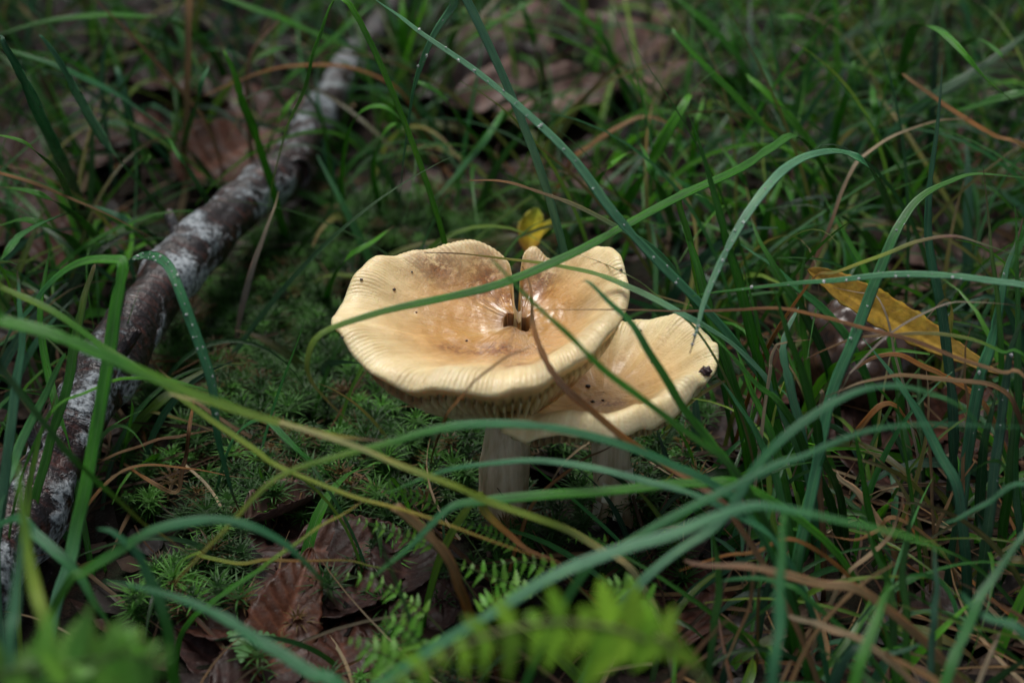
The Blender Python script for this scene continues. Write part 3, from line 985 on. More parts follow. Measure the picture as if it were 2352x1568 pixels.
for col, w, d, path in (
    ('pink>tan>tan', 30, (37, 37, 37), '1570,1290 1586,1293 1688,1297 1790,1317 1892,1341 2000,1370'),
    ('tan', 15, (38, 38, 38), '2060,1292 2045,1300 1977,1341 1909,1406 1851,1487 1810,1580'),
    ('straw>tan', 26, (37, 37, 37), '1815,1410 1821,1412 1892,1436 1990,1476'),
    ('tan', 28, (36, 36, 36), '2035,1498 2045,1504 2130,1555 2200,1600'),
    ('straw>org', 26, (44, 44, 44), '1920,1085 1926,1093 1970,1130 2001,1178 2030,1215'),
    ('straw', 15, (38, 38, 38), '2300,1445 2290,1467 2266,1518 2240,1590'),
    ('org', 12, (40, 40, 40), '1560,1310 1650,1280 1740,1265 1830,1240'),
    ('tan', 12, (39, 39, 39), '1640,1570 1690,1470 1720,1390 1735,1310'),
    ('brown', 14, (39, 39, 39), '2190,1330 2260,1370 2330,1410 2400,1440'),
    ('tan>straw', 12, (41, 41, 41), '2080,1120 2060,1190 2030,1250 1960,1300'),
    ('org>tan', 13, (42, 42, 42), '1890,1230 1960,1240 2010,1220 2060,1190'),
    ('brown>tan', 16, (36, 36, 36), '1700,1400 1640,1450 1590,1510 1560,1570')):
    B(col, w, 'e', d, path, next(LSs), GS, name='straw_stalk', cat='straw', tip=True)

# ------------------------------------------------------------------ unseen shrubs, added to block sky and sun and darken the edges
def shrub(cx, cy, cz, rx, ry, rz, n, label, seed):
    r = random.Random(seed)
    root = tag(empty('shade_shrub', (cx, cy, 0)), label, 'shrub', 'unseen shrubs added for shade')
    org = Vector((cx, cy, 0))
    st = MB()
    for k in range(5):
        tip = Vector((cx + r.uniform(-.6, .6) * rx, cy + r.uniform(-.6, .6) * ry, cz + r.uniform(0, .7) * rz))
        b0 = Vector((cx + r.uniform(-6, 6), cy + r.uniform(-5, 5), -1))
        cv = catmull([b0, b0 * 0.5 + tip * 0.5 + Vector((r.uniform(-4, 4), r.uniform(-4, 4), 4)), tip], 8)
        o = len(st.v)
        for i_, p in enumerate(cv):
            rr = 0.9 * (1 - 0.75 * i_ / len(cv))
            for j_ in range(6):
                a = j_ * math.pi / 3
                st.vert(p + Vector((math.cos(a) * rr, math.sin(a) * rr, 0)), (0.06, 0.04, 0.03))
        for i_ in range(len(cv) - 1):
            for j_ in range(6):
                st.f.append((o + i_ * 6 + j_, o + i_ * 6 + (j_ + 1) % 6, o + i_ * 6 + 6 + (j_ + 1) % 6, o + i_ * 6 + 6 + j_))
    st.build('stem', M['crumb'], root, org)
    fo = MB()
    for _ in range(n):
        while True:
            u = Vector((r.uniform(-1, 1), r.uniform(-1, 1), r.uniform(-1, 1)))
            if 0.15 < u.length < 1: break
        p = Vector((cx + u.x * rx, cy + u.y * ry, cz + u.z * rz))
        if p.z < 2: continue
        L = r.uniform(4, 8)
        az = r.uniform(0, 6.28)
        d_ = Vector((math.cos(az), math.sin(az), r.uniform(-.5, .2))).normalized()
        nn = (Vector((r.uniform(-.5, .5), r.uniform(-.5, .5), 1))).normalized()
        s_ = d_.cross(nn).normalized()
        c = r.choice(((0.03, 0.09, 0.02), (0.04, 0.12, 0.025), (0.05, 0.14, 0.03)))
        prev = None
        for t, w in ((0, 0.04), (0.2, 0.6), (0.45, 0.8), (0.75, 0.5), (1.0, 0.03)):
            q = p + d_ * L * t - Vector((0, 0, 0.8 * t * t))
            e = [fo.vert(q + s_ * w * L * 0.42 + nn * 0.2 * w, c), fo.vert(q, c), fo.vert(q - s_ * w * L * 0.42 + nn * 0.2 * w, c)]
            if prev:
                fo.f.append((prev[0], prev[1], e[1], e[0])); fo.f.append((prev[1], prev[2], e[2], e[1]))
            prev = e
    fo.build('foliage', M['fern'], root, org)


for k, a in enumerate(((-58, 52, 46, 30, 30, 42, 620, 'leafy shrub far behind the lichen-crusted branch'), (-30, 96, 40, 30, 24, 36, 480, 'leafy shrub behind the far end of the branch'),
                       (22, 104, 40, 30, 24, 36, 480, 'leafy shrub behind the pale dead leaves'), (58, 56, 46, 30, 30, 42, 620, 'leafy shrub far behind the thick tuft'),
                       (-62, 12, 42, 28, 30, 38, 480, 'leafy shrub beside the near part of the branch'), (64, 14, 42, 30, 30, 38, 480, 'leafy shrub standing beside the thick tuft'))):
    shrub(*a, 40 + k)

# ------------------------------------------------------------------ mushrooms
def closed_spline(pts, n):
    """n even samples (by arc length) of a closed Catmull-Rom curve"""
    m = len(pts)
    out = []
    for i in range(m):
        p0, p1, p2, p3 = pts[i - 1], pts[i], pts[(i + 1) % m], pts[(i + 2) % m]
        for k in range(24):
            t = k / 24
            t2, t3 = t * t, t * t * t
            out.append(0.5 * ((2 * p1) + (p2 - p0) * t + (2 * p0 - 5 * p1 + 4 * p2 - p3) * t2 + (3 * p1 - p0 - 3 * p2 + p3) * t3))
    out.append(out[0])
    a = np.array([list(p) for p in out])
    L = np.concatenate([[0], np.cumsum(np.linalg.norm(np.diff(a, axis=0), axis=1))])
    q = np.linspace(0, L[-1], n, endpoint=False)
    return np.stack([np.interp(q, L, a[:, k]) for k in range(3)], 1), q, L[-1]


def smooth(a, b, x):
    t = np.clip((x - a) / (b - a), 0, 1)
    return t * t * (3 - 2 * t)


def mushroom(label, rim_px, hole, hole_r, stem_base, stem_top_z, stem_r, ridge, stains, gill_n, seed, pal, stri=0.70, stri_back=False, under_amp=0.15, belly=0.38, lumps=1.0):
    root = empty('mushroom', (stem_base[0], stem_base[1], 0))
    tag(root, label, 'mushroom', 'mushrooms')
    org = Vector((stem_base[0], stem_base[1], 0))
    rim, q, Lr = closed_spline([P(*p) for p in rim_px], 1100)
    n = len(rim)
    c = np.array(list(hole))
    d = rim - c
    ang = np.arctan2(d[:, 1], d[:, 0])
    rad0 = np.linalg.norm(d[:, :2], axis=1)
    inner = c + np.stack([np.cos(ang) * np.minimum(hole_r[0], 0.8 * rad0), np.sin(ang) * np.minimum(hole_r[1], 0.8 * rad0), 0.25 * hole_r[0] * np.sin(3 * ang + 1)], 1)
    inner += (nr.rand(n, 1) - 0.5) * 0.04 * hole_r[0]
    # front-ness: 1 toward the low side of the rim that curls down
    rad = np.linalg.norm(d[:, :2], axis=1)
    fr = np.clip(-d[:, 1] / rad, -1, 1)
    dn = d / np.linalg.norm(d, axis=1)[:, None]
    amp = ridge[0] + ridge[1] * smooth(0.1, 0.95, fr)
    amp = amp * np.clip(rad / 2.0, 0.15, 1)
    ns = 74
    mb = MB()
    pale, ochre, rust = [np.array(x) for x in pal]
    fold = 0.5 * (1 + lumps) * 0.15 * np.sin(q / Lr * 2 * math.pi * 5 + seed) + 0.09 * np.sin(q / Lr * 2 * math.pi * 9 + 2.1 * seed)
    fold = fold + 0.035 * np.sin(q / Lr * 2 * math.pi * 17 + 3 * seed) + 0.025 * np.sin(q / Lr * 2 * math.pi * 27 + seed)
    top = []
    rows = []
    for j in range(ns + 1):
        s = (j / ns) ** 0.9
        pos = inner * (1 - s) + rim * s
        shape = math.sin(math.pi * min(1, s) ** 3.6)                  # rolled shoulder near the margin
        sag = -0.26 * math.sin(math.pi * s ** 0.9)                # bowl
        roll = 0.10 * math.sqrt(max(0.0, 1 - ((s - 0.9) / 0.1) ** 2)) if s > 0.9 else 0.10
        pos = pos.copy()
        pos[:, 2] += amp * shape + sag + fold * s * s + roll * 0.6
        # margin ridges
        mk = smooth(stri, stri + 0.2, np.array(s)) * (0.35 + 0.65 * smooth(0.9, 0.2, fr) if stri_back else 1.0) * (1 - 0.6 * smooth(0.985, 1.0, np.array(s)))
        ph = q * (2 * math.pi / 0.135) + 1.6 * np.sin(q * 1.7 + seed) + 1.9 * np.sin(q * 0.73 + 2 * seed) + 0.9 * np.sin(q * 4.1) + 0.5 * np.sin(s * 9 + q)
        mk = mk * (0.75 + 0.45 * np.sin(q * 1.13 + seed) * np.sin(q * 2.9))
        pos[:, 2] += 0.011 * mk * np.sin(ph)
        lump = 0.10 * np.array([mnoise.noise((p[0] * 1.1, p[1] * 1.1, seed)) for p in pos]) + 0.03 * np.array([mnoise.noise((p[0] * 4.2, p[1] * 4.2, seed + 5)) for p in pos])
        pos[:, 2] += lumps * lump * (1 - 0.5 * s)
        k = smooth(0.35, 0.95, np.array(s) + 0.10 * np.sin(q * 0.9 + seed) * (1 - s))
        col = ochre[None] * (1 - k[:, None]) + pale[None] * k[:, None]
        kk = (1 - smooth(0.0, 0.10, np.array(s)))
        col = col * (1 - 0.55 * kk) + rust[None] * 0.55 * kk
        col = col * (1 - 0.06 * mk * (1 - np.sin(ph)) * 0.5)[:, None]
        top.append(pos)
        rows.append([pos, col, np.zeros(n), s])
    allp = np.concatenate(top)
    yy, zz = allp[:, 1] - CY, allp[:, 2] - HC
    dep = yy * C_ - zz * S_
    ax, ay = 1176 + allp[:, 0] / dep * FP, 784 - (yy * S_ + zz * C_) / dep * FP
    for (sx, sy, srx, sry, sa) in stains:
        e = np.hypot(ax - sx, ay - sy)
        near = np.where(e < 6)[0]
        k0 = near[np.argmin(dep[near])] if len(near) else int(np.argmin(e))
        sp = allp[k0]
        for row in rows:
            dd = np.hypot((row[0][:, 0] - sp[0]) / srx, (row[0][:, 1] - sp[1]) / sry)
            row[2] = np.maximum(row[2], sa * np.exp(-dd * dd))
    # underside back to the stem
    stop = np.array([stem_base[0] * 0.4 + hole[0] * 0.6, stem_base[1] * 0.4 + hole[1] * 0.6, stem_top_z])
    sd = np.stack([np.cos(ang), np.sin(ang), 0 * ang], 1)
    under = []
    attach = stop + sd * stem_r * 0.9
    nu = 26
    dirn = dn.copy(); dirn[:, 2] = 0
    for j in range(1, nu + 1):
        s = 1 - j / nu
        pos = attach * (1 - s) + rim * s
        pos = pos.copy()
        edge = smooth(0.0, 0.10, np.array(1 - s))
        pos[:, 2] += amp * under_amp * math.sin(math.pi * max(0, s) ** 1.6) - 0.06 * edge - belly * math.sin(math.pi * s) + fold * s * s * 0.9
        # keep a flesh thickness under the top skin
        si = min(ns, int(round((s ** (1 / 0.9)) * ns)))
        pos[:, 2] = np.minimum(pos[:, 2], top[si][:, 2] - 0.06 - 0.20 * float(edge) * (1 - 0.3 * s))
        u = pale[None] * (1.1 - 0.1 * float(edge)) * np.array([1.0, 0.93, 0.74])[None] + 0 * pos
        rows.append((pos, u, np.zeros(n), 1.0))
        under.append((s, pos))
    for (pos, col, st, s) in rows:
        for i in range(n):
            mb.v.append(tuple(pos[i])); mb.c.append(tuple(col[i])); mb.u.append((st[i], s if lumps > 0.5 else 0.55 + 0.45 * s, q[i]))
    R = len(rows)
    for j in range(R - 1):
        a, b = j * n, (j + 1) * n
        mb.f.extend([(a + i, a + (i + 1) % n, b + (i + 1) % n, b + i) for i in range(n)])
    # inner wall of the hole, down to the stem tube
    a = 0
    b = len(mb.v)
    for i in range(n):
        p = inner[i] * 0.9 + c * 0.1
        mb.v.append((p[0], p[1], top[0][i][2] - (1.3 if hole_r[0] > 0.1 else 0.05))); mb.c.append(tuple(rust * 0.5)); mb.u.append((0.5, 0.8, q[i]))
    mb.f.extend([(b + i, b + (i + 1) % n, a + (i + 1) % n, a + i) for i in range(n) if rad[i] > 0.9 or hole_r[0] < 0.1])
    cap = mb.build('cap', M['cap'], root, org)
    # gills: one thin plate each, under the cap
    for g in range(gill_n):
        i = int(g / gill_n * n + rng.uniform(-1, 1)) % n
        gb = MB()
        jj = [1, 2, 4, 7, 10, 14, 18, 22]
        if g % 2: jj = jj[:6]
        tang = rim[(i + 4) % n] - rim[i - 4]
        tang = tang / (np.linalg.norm(tang) + 1e-9)
        if rad[i] < 1.2: continue
        for k, j in enumerate(jj):
            s, pos = under[j]
            e = k / (len(jj) - 1)
            dep = 0.05 + 0.27 * math.sin(math.pi * min(1, 0.12 + e * 0.8)) ** 0.7
            p = pos[i]
            th = 0.030 * (1 - 0.4 * e)
            cg = np.array([0.90, 0.78, 0.48])
            for off, z in ((-th, 0.04), (-th * 0.6, -dep), (th * 0.6, -dep), (th, 0.04)):
                gb.vert((p[0] + tang[0] * off, p[1] + tang[1] * off, p[2] + z), tuple(cg), (0, 1, 0))
        for k in range(len(jj) - 1):
            for m_ in range(3):
                gb.f.append((k * 4 + m_, k * 4 + m_ + 1, k * 4 + 4 + m_ + 1, k * 4 + 4 + m_))
        gb.build('gill', M['stem'], cap, org)
    # stem
    sb = MB()
    rings, seg = 40, 40
    for j in range(rings + 1):
        t = j / rings
        z = -0.4 + (stem_top_z + 0.15 + 0.4) * t
        cx = stem_base[0] * (1 - t) + stop[0] * t
        cy = stem_base[1] * (1 - t) + stop[1] * t
        r = stem_r * (1.08 - 0.10 * t + 0.10 * (1 - t) ** 4)
        for i in range(seg):
            f = 2 * math.pi * i / seg
            k = r * (1 + 0.15 * mnoise.noise((math.cos(f) * 1.6, math.sin(f) * 1.6, z * 0.7 + seed)) + 0.02 * mnoise.noise((math.cos(f) * 6, math.sin(f) * 6, z * 2 + seed)))
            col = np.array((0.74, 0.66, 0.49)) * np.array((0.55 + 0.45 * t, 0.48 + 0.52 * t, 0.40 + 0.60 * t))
            sb.vert((cx + math.cos(f) * k, cy + math.sin(f) * k, z), tuple(col))
    for j in range(rings):
        for i in range(seg):
            a, b = j * seg, (j + 1) * seg
            sb.f.append((a + i, a + (i + 1) % seg, b + (i + 1) % seg, b + i))
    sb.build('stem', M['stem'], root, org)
    return root, top, rim, org


RIM1 = [(1198, 722, 45.7), (1194, 640, 46.4), (1203, 585, 47.3), (1228, 562, 47.5), (1262, 586, 47.3), (1310, 578, 47), (1350, 563, 46.6),
        (1400, 580, 46), (1432, 620, 45), (1447, 670, 44), (1425, 735, 43), (1370, 795, 42.2), (1310, 848, 41.6), (1262, 890, 41.0),
        (1215, 908, 40.8), (1160, 906, 40.7), (1105, 893, 40.6), (1050, 884, 40.6), (1000, 886, 40.7), (945, 893, 40.9), (893, 884, 41.2), (842, 850, 41.6),
        (795, 800, 42.2), (762, 752, 43.1), (768, 710, 43.9), (790, 665, 44.8), (825, 625, 45.6), (858, 598, 46.2), (905, 597, 46.5),
        (960, 578, 46.8), (1030, 568, 47), (1075, 550, 47.2), (1120, 556, 47.2), (1160, 580, 47), (1176, 625, 46.4), (1183, 718, 45.8)]
HOLE1 = P(1188, 742, 45.6)
m1, top1, rim1, org1 = mushroom(
    'larger funnel-shaped ochre mushroom with a split cap and a hole in its middle', RIM1, HOLE1, (0.38, 0.42),
    (-0.32, 0.0), 3.75, 0.63, (0.20, 0.16),
    [(1140, 795, 0.8, 0.45, 1.0), (1035, 795, 0.4, 0.3, 1.0), (1190, 832, 0.4, 0.4, 0.9), (1100, 805, 0.5, 0.3, 0.8), (1165, 690, 0.5, 0.5, 0.9),
     (1010, 612, 0.8, 0.5, 0.8), (1120, 640, 0.6, 0.9, 0.8), (1240, 640, 0.5, 0.8, 0.75)],
    120, 1.3, ((0.84, 0.70, 0.41), (0.62, 0.34, 0.10), (0.33, 0.12, 0.03)))
RIM2 = [(1150, 985, 43), (1195, 998, 42.6), (1250, 1008, 42.2), (1300, 1013, 42), (1360, 1012, 41.9), (1420, 1003, 42), (1470, 990, 42.3),
        (1530, 962, 42.8), (1590, 920, 43.4), (1632, 870, 44), (1652, 812, 44.8), (1635, 775, 45.6), (1600, 750, 46.4), (1545, 728, 47.2),
        (1500, 722, 47.5), (1450, 728, 47.6), (1400, 735, 47.6), (1340, 760, 47.6), (1270, 810, 47), (1220, 870, 45.8), (1180, 930, 44.4)]
HOLE2 = P(1385, 905, 45.7)
m2, top2, rim2, org2 = mushroom(
    'smaller shallow cream mushroom tucked under the rim of the larger one', RIM2, HOLE2, (0.02, 0.02),
    (2.85, 0.0), 3.7, 0.52, (0.16, 0.46),
    [(1400, 922, 0.5, 0.3, 0.85), (1350, 915, 0.3, 0.3, 0.7), (1330, 862, 0.4, 0.3, 0.4)],
    90, 4.1, ((0.84, 0.72, 0.43), (0.68, 0.45, 0.18), (0.62, 0.38, 0.13)), stri_back=True, belly=0.0, lumps=0.35)
# ragged flakes of skin on the smaller stem
for k, (a, z, s) in enumerate(((-2.0, 1.5, 0.5), (-1.0, 2.0, 0.45), (-2.5, 0.8, 0.55), (-0.6, 1.1, 0.5), (-1.5, 0.6, 0.4))):
    fb = MB()
    for j in range(5):
        for i in range(4):
            f = a + (i - 1.5) * 0.16 * (1 - 0.1 * j)
            r = 0.60 + 0.16 * (j / 4) ** 2 + 0.02 * rng.random()
            zz = z - s * j / 4 + 0.05 * rng.random()
            fb.vert((2.85 + math.cos(f) * r, math.sin(f) * r, zz), (0.66, 0.62, 0.5))
    for j in range(4):
        for i in range(3):
            fb.f.append((j * 4 + i, j * 4 + i + 1, j * 4 + 5 + i, j * 4 + 4 + i))
    fb.build('skin_flake', M['stem'], m2, org2)


def nearest_top(rows, px, py):
    best = None
    for r in rows[::2]:
        for p in r[::6]:
            x, y, d = proj(p)
            e = (x - px) ** 2 + (y - py) ** 2
            if best is None or e < best[0] - 1: best = (e, p, d)
    return Vector(best[1])


def crumb(p, r, label, group, name='soil_crumb', cat='soil crumb', col=(0.025, 0.016, 0.012), sc=(1, 1, 1)):
    cb = MB()
    nu, nv = (9, 6) if r < 0.1 else (24, 16)
    sd = rng.random() * 50
    for i in range(nv + 1):
        a = math.pi * i / nv
        for j in range(nu):
            f = 2 * math.pi * j / nu
            q = Vector((math.sin(a) * math.cos(f), math.sin(a) * math.sin(f), math.cos(a)))
            k = r * (1 + 0.6 * mnoise.noise(q * 1.7 + Vector((sd, 0, 0))))
            cb.vert((p[0] + q.x * k * sc[0], p[1] + q.y * k * sc[1], p[2] + (q.z * 0.6 + 0.25) * k * sc[2]), col)
    for i in range(nv):
        for j in range(nu):
            cb.f.append((i * nu + j, (i + 1) * nu + j, (i + 1) * nu + (j + 1) % nu, i * nu + (j + 1) % nu))
    return tag(cb.build(name, M['crumb'], None, tuple(p)), label, cat, group)


for px, py, r in ((833, 648, 0.045), (905, 668, 0.05), (790, 773, 0.04), (1070, 785, 0.035), (1425, 618, 0.05), (955, 715, 0.03), (945, 622, 0.03)):
    crumb(nearest_top(top1, px, py), r, 'tiny dark soil crumb stuck on the larger mushroom cap', 'crumbs on the larger cap')
for px, py, r in ((1352, 888, 0.07), (1362, 922, 0.06), (1385, 920, 0.04), (1496, 832, 0.04), (1470, 760, 0.03)):
    crumb(nearest_top(top2, px, py), r, 'tiny dark soil crumb stuck on the smaller mushroom cap', 'crumbs on the smaller cap')
crumb(nearest_top(top2, 1622, 858), 0.17, 'wet purple-black lump stuck to the rim of the smaller cap', None, 'debris_lump', 'debris', (0.035, 0.013, 0.016), (0.9, 1, 1.2))

# ------------------------------------------------------------------ the fallen branch
path = [(-70, 1370), (0, 1275), (65, 1185), (125, 1070), (195, 925), (305, 755), (400, 625), (455, 565), (560, 465), (655, 388), (700, 320), (745, 240), (805, 150), (865, 75), (930, -10)]
path_br = path
bp = [G(x, y, 1.1 + 2.0 * math.sin(math.pi * min(1, max(0, (1300 - y) / 1250)))) for x, y in path]   # propped up a little in the middle
cur = catmull(bp, 16)
cur_br = cur
br = MB()
seg = 36
Lb = 0.0
for i, p in enumerate(cur):
    if i: Lb += (p - cur[i - 1]).length
    t = (cur[min(i + 1, len(cur) - 1)] - cur[max(i - 1, 0)]).normalized()
    s = t.cross(UP).normalized()
    u = s.cross(t).normalized()
    f0 = i / (len(cur) - 1)
    r = 0.95 - 0.20 * f0 + 0.06 * math.sin(Lb * 0.9) + 0.04 * math.sin(Lb * 2.3 + 1)
    if f0 > 0.64: r *= 0.90
    for j in range(seg):
        a = 2 * math.pi * j / seg
        q = Vector((math.cos(a) * 1.3, math.sin(a) * 1.3, Lb * 0.5))
        k = r * (1 + 0.13 * mnoise.noise(q) + 0.06 * mnoise.noise(q * 3.1) + 0.025 * mnoise.noise(q * 7) + 0.012 * math.sin(Lb * 9 + 2 * math.sin(a)))
        br.vert(p + s * (math.cos(a) * k) + u * (math.sin(a) * k), (1, 1, 1), (math.cos(a) + 2 * math.sin(a), Lb, 0))
for i in range(len(cur) - 1):
    for j in range(seg):
        a, b = i * seg, (i + 1) * seg
        br.f.append((a + j, a + (j + 1) % seg, b + (j + 1) % seg, b + j))
br.f.append(tuple(range(seg))[::-1]); br.f.append(tuple(range((len(cur) - 1) * seg, len(cur) * seg)))
e0 = empty('fallen_branch', (bp[5].x, bp[5].y, 0))
tag(e0, 'fallen reddish branch crusted with grey-white lichen lying in the grass', 'branch')
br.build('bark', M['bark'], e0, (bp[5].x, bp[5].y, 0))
# broken side stub with a pale rim
kb = MB()
k0 = G(660, 394, 2.5); kd = (G(705, 403, 2.9) - k0).normalized(); ks = kd.cross(UP).normalized(); ku = ks.cross(kd)
for i, (l, r) in enumerate(((0, 0.70), (0.5, 0.62), (0.85, 0.60), (0.95, 0.52), (0.85, 0.42), (0.6, 0.3), (0.55, 0.02))):
    for j in range(20):
        a = 2 * math.pi * j / 20
        k = r * (1 + 0.12 * mnoise.noise((math.cos(a) * 2, math.sin(a) * 2, l * 2)))
        kb.vert(k0 + kd * (l + 0.1 * mnoise.noise((math.cos(a) * 3, math.sin(a) * 3, 9))) + ks * math.cos(a) * k + ku * math.sin(a) * k, (1, 1, 1), (math.cos(a) * 2, 40 + l, 0))
for i in range(6):
    for j in range(20):
        kb.f.append((i * 20 + j, i * 20 + (j + 1) % 20, i * 20 + 20 + (j + 1) % 20, i * 20 + 20 + j))
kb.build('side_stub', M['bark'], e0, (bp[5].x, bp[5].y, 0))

for (ti, ang, ln, r0) in ((0.30, 0.9, 1.3, 0.22), (0.47, 2.2, 0.8, 0.20), (0.20, 1.9, 0.7, 0.17)):
    tb = MB()
    i0 = int(ti * (len(cur_br) - 1))
    t = (cur_br[i0 + 1] - cur_br[i0 - 1]).normalized()
    s = t.cross(UP).normalized(); u = s.cross(t)
    kd = (s * math.cos(ang) + u * math.sin(ang) + t * 0.5).normalized()
    a1 = kd.cross(t).normalized(); a2 = kd.cross(a1)
    for (l, r) in ((0.5, r0 * 1.6), (0.85, r0 * 1.1), (0.85 + ln * 0.6, r0 * 0.9), (0.85 + ln, r0 * 0.8), (0.85 + ln, 0.01)):
        for j in range(12):
            a = 2 * math.pi * j / 12
            k = r * (1 + 0.25 * mnoise.noise((math.cos(a), math.sin(a), l * 3 + ti)))
            tb.vert(cur_br[i0] + kd * (l + (0.12 * mnoise.noise((math.cos(a) * 3, math.sin(a) * 3, ti * 9)) if l > 1 else 0)) + a1 * math.cos(a) * k + a2 * math.sin(a) * k, (1, 1, 1), (math.cos(a), 60 + l + ti, 0))
    for i_ in range(4):
        for j in range(12):
            tb.f.append((i_ * 12 + j, i_ * 12 + (j + 1) % 12, i_ * 12 + 12 + (j + 1) % 12, i_ * 12 + 12 + j))
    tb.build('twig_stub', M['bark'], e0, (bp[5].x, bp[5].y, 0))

# ------------------------------------------------------------------ dead leaves
def leaf(px, py, L, W, rot, col, label, group=None, name='dead_leaf', cat='leaf', curl=0.35, tilt=(0, 0), lift=0.25, teeth=14, wave=0.12, origin=None, cols=None, veins=1.0):
    lb = MB()
    nu, nv = 56, 14
    sd = rng.random() * 60
    o = origin if origin is not None else G(px, py, 0.0)
    base = Vector((o.x, o.y, (gz(o.x, o.y) if origin is None else o.z)))
    cr, sr = math.cos(rot), math.sin(rot)
    for side in (0, 1):
        for i in range(nu + 1):
            t = i / nu
            prof = (math.sin(math.pi * min(1, t ** 0.85)) ** 0.75) * (1 - 0.25 * t) + 0.01
            tooth = 1 + 0.07 * (((t * teeth) % 1.0) - 0.5) + 0.16 * mnoise.noise((t * 6, sd, 0)) + 0.14 * mnoise.noise((t * 22, sd, 4))
            for j in range(nv + 1):
                a = j / nv * 2 - 1
                hw = W * 0.5 * prof * (tooth if abs(a) > 0.9 else 1)
                x = (t - 0.5) * L
                y = a * hw
                # side veins as shallow pleats
                pl = 0.026 * veins * math.sin((t * 9 - abs(a) * 1.6) * 2 * math.pi) * (1 if abs(a) > 0.05 else 0)
                z = lift + curl * W * 0.5 * (abs(a) ** 1.7) * prof - 0.10 * (1 - abs(a)) ** 6 * 0.6 + pl
                z += wave * L * 0.35 * mnoise.noise((x * 0.8 + sd, y * 0.8, 1.0)) + 0.15 * curl * L * ((t - 0.5) * 2) ** 2 * 0.6
                z -= side * 0.03
                z += x * tilt[0] + y * tilt[1]
                q = (base.x + x * cr - y * sr, base.y + x * sr + y * cr, max(base.z + z, base.z - 0.15) if origin is None else base.z + z)
                c = col if cols is None else colour_at(cols, t)
                rib = 1 + 1.2 * veins if abs(a) < 0.05 else 1.0 + 0.6 * veins * max(0.0, math.sin((t * 9 - abs(a) * 1.6) * 2 * math.pi) - 0.75) * 4
                lb.vert(q, tuple(k * rib * (1 - 0.25 * abs(a) * rng.random()) for k in c), (a, t, sd))
    n1 = (nu + 1) * (nv + 1)
    for i in range(nu):
        for j in range(nv):
            a = i * (nv + 1) + j
            f = (a, a + 1, a + nv + 2, a + nv + 1)
            lb.f.append(f)
            lb.f.append(tuple(n1 + k for k in f[::-1]))
    for i in range(nu):
        for j in (0, nv):
            a = i * (nv + 1) + j
            lb.f.append((a, a + nv + 1, n1 + a + nv + 1, n1 + a) if j == 0 else (a + nv + 1, a, n1 + a, n1 + a + nv + 1))
    return tag(lb.build(name, M['leaf'], None, tuple(base)), label, cat, group)


DB = (0.034, 0.014, 0.011); RB = (0.048, 0.016, 0.009); PB = (0.135, 0.080, 0.064); GB_ = (0.022, 0.012, 0.010); OB = (0.065, 0.020, 0.008)
LW = 'dark wet beech leaf lying flat in front of the star moss'
GW = 'beech leaves in front of the star moss'
for px, py, L, W, rot, col in ((720, 1275, 4.2, 2.5, 1.9, DB), (625, 1345, 3.8, 2.3, 0.4, DB), (770, 1345, 3.6, 2.4, 2.4, RB), (560, 1440, 3.4, 1.9, 0.2, RB),
                               (840, 1360, 3.6, 2.2, 1.0, DB), (1000, 1395, 3.2, 2.0, 0.3, DB), (740, 1440, 3.8, 2.4, 2.8, DB), (935, 1300, 3.4, 2.0, 1.5, DB),
                               (870, 1470, 3.2, 2.2, 0.9, RB), (960, 1475, 3.0, 2.0, 2.2, DB), (620, 1540, 3.4, 2.2, 0.7, DB), (790, 1540, 3.6, 2.2, 1.7, RB), (510, 1510, 3.2, 2.0, 2.6, DB),
                               (660, 1235, 3.4, 2.0, 0.9, DB), (820, 1270, 3.4, 2.2, 0.1, RB), (900, 1400, 3.4, 2.2, 2.9, DB)):
    leaf(px, py, L, W, rot, col, LW if col is DB else 'reddish wet beech leaf lying in front of the star moss', GW, curl=0.22, wave=0.2, lift=0.15 + 0.35 * rng.random(), tilt=(rng.uniform(-.12, .12), rng.uniform(-.15, .15)))
leaf(665, 1455, 4.0, 2.0, 1.35, OB, 'upright reddish beech leaf with a pale midrib standing in the litter', lift=0.9, tilt=(0.35, 0.25), curl=0.15)
leaf(660, 1200, 2.6, 1.4, 0.7, PB, 'small pale folded leaf at the top of the beech litter', lift=0.5, curl=1.1)
LP = 'pale pinkish dead leaf lying flat behind the mushrooms'
GP = 'pale dead leaves behind the mushrooms'
for px, py, L, W, rot, col in ((1270, 165, 9, 5.5, 0.15, PB), (1420, 200, 9, 5, -0.6, PB), (1380, 130, 9, 5, 0.5, PB), (1140, 240, 9, 5, 0.2, GB_), (1460, 120, 11, 6, 0.8, GB_), (1080, 300, 8, 4.5, 2.8, GB_), (1240, 270, 8, 4.5, 0.4, PB), (1680, 170, 8, 5, 0.4, GB_)):
    leaf(px, py, L, W, rot, col, LP if col is PB else 'dark dull dead leaf beside the pale ones behind the mushrooms', GP, curl=0.3, wave=0.22, lift=1.0, tilt=(rng.uniform(-.1, .1), rng.uniform(0.2, 0.4)), teeth=6)
LK = 'dull reddish dead leaf half hidden behind the branch'
GK = 'dead leaves behind the branch'
for px, py, L, W, rot, col in ((440, 320, 11, 6, 0.1, RB), (300, 330, 9, 5, 0.5, GB_), (370, 250, 9, 5, 2.7, DB), (260, 90, 9, 6, 0.4, GB_), (540, 400, 6, 4, 1.0, OB), (120, 420, 7, 4, 0.6, RB), (60, 560, 6, 3.6, 0.2, RB), (200, 620, 5, 3, 1.2, RB)):
    leaf(px, py, L, W, rot, col, LK if col is RB else 'orange dead leaf by the broken stub of the branch' if col is OB else 'dark dead leaf lying behind the branch', GK, curl=0.2, lift=1.0, tilt=(rng.uniform(-.08, .08), rng.uniform(0.15, 0.4)), teeth=8)
LQ = 'purplish dead leaf lying among the thick grass'
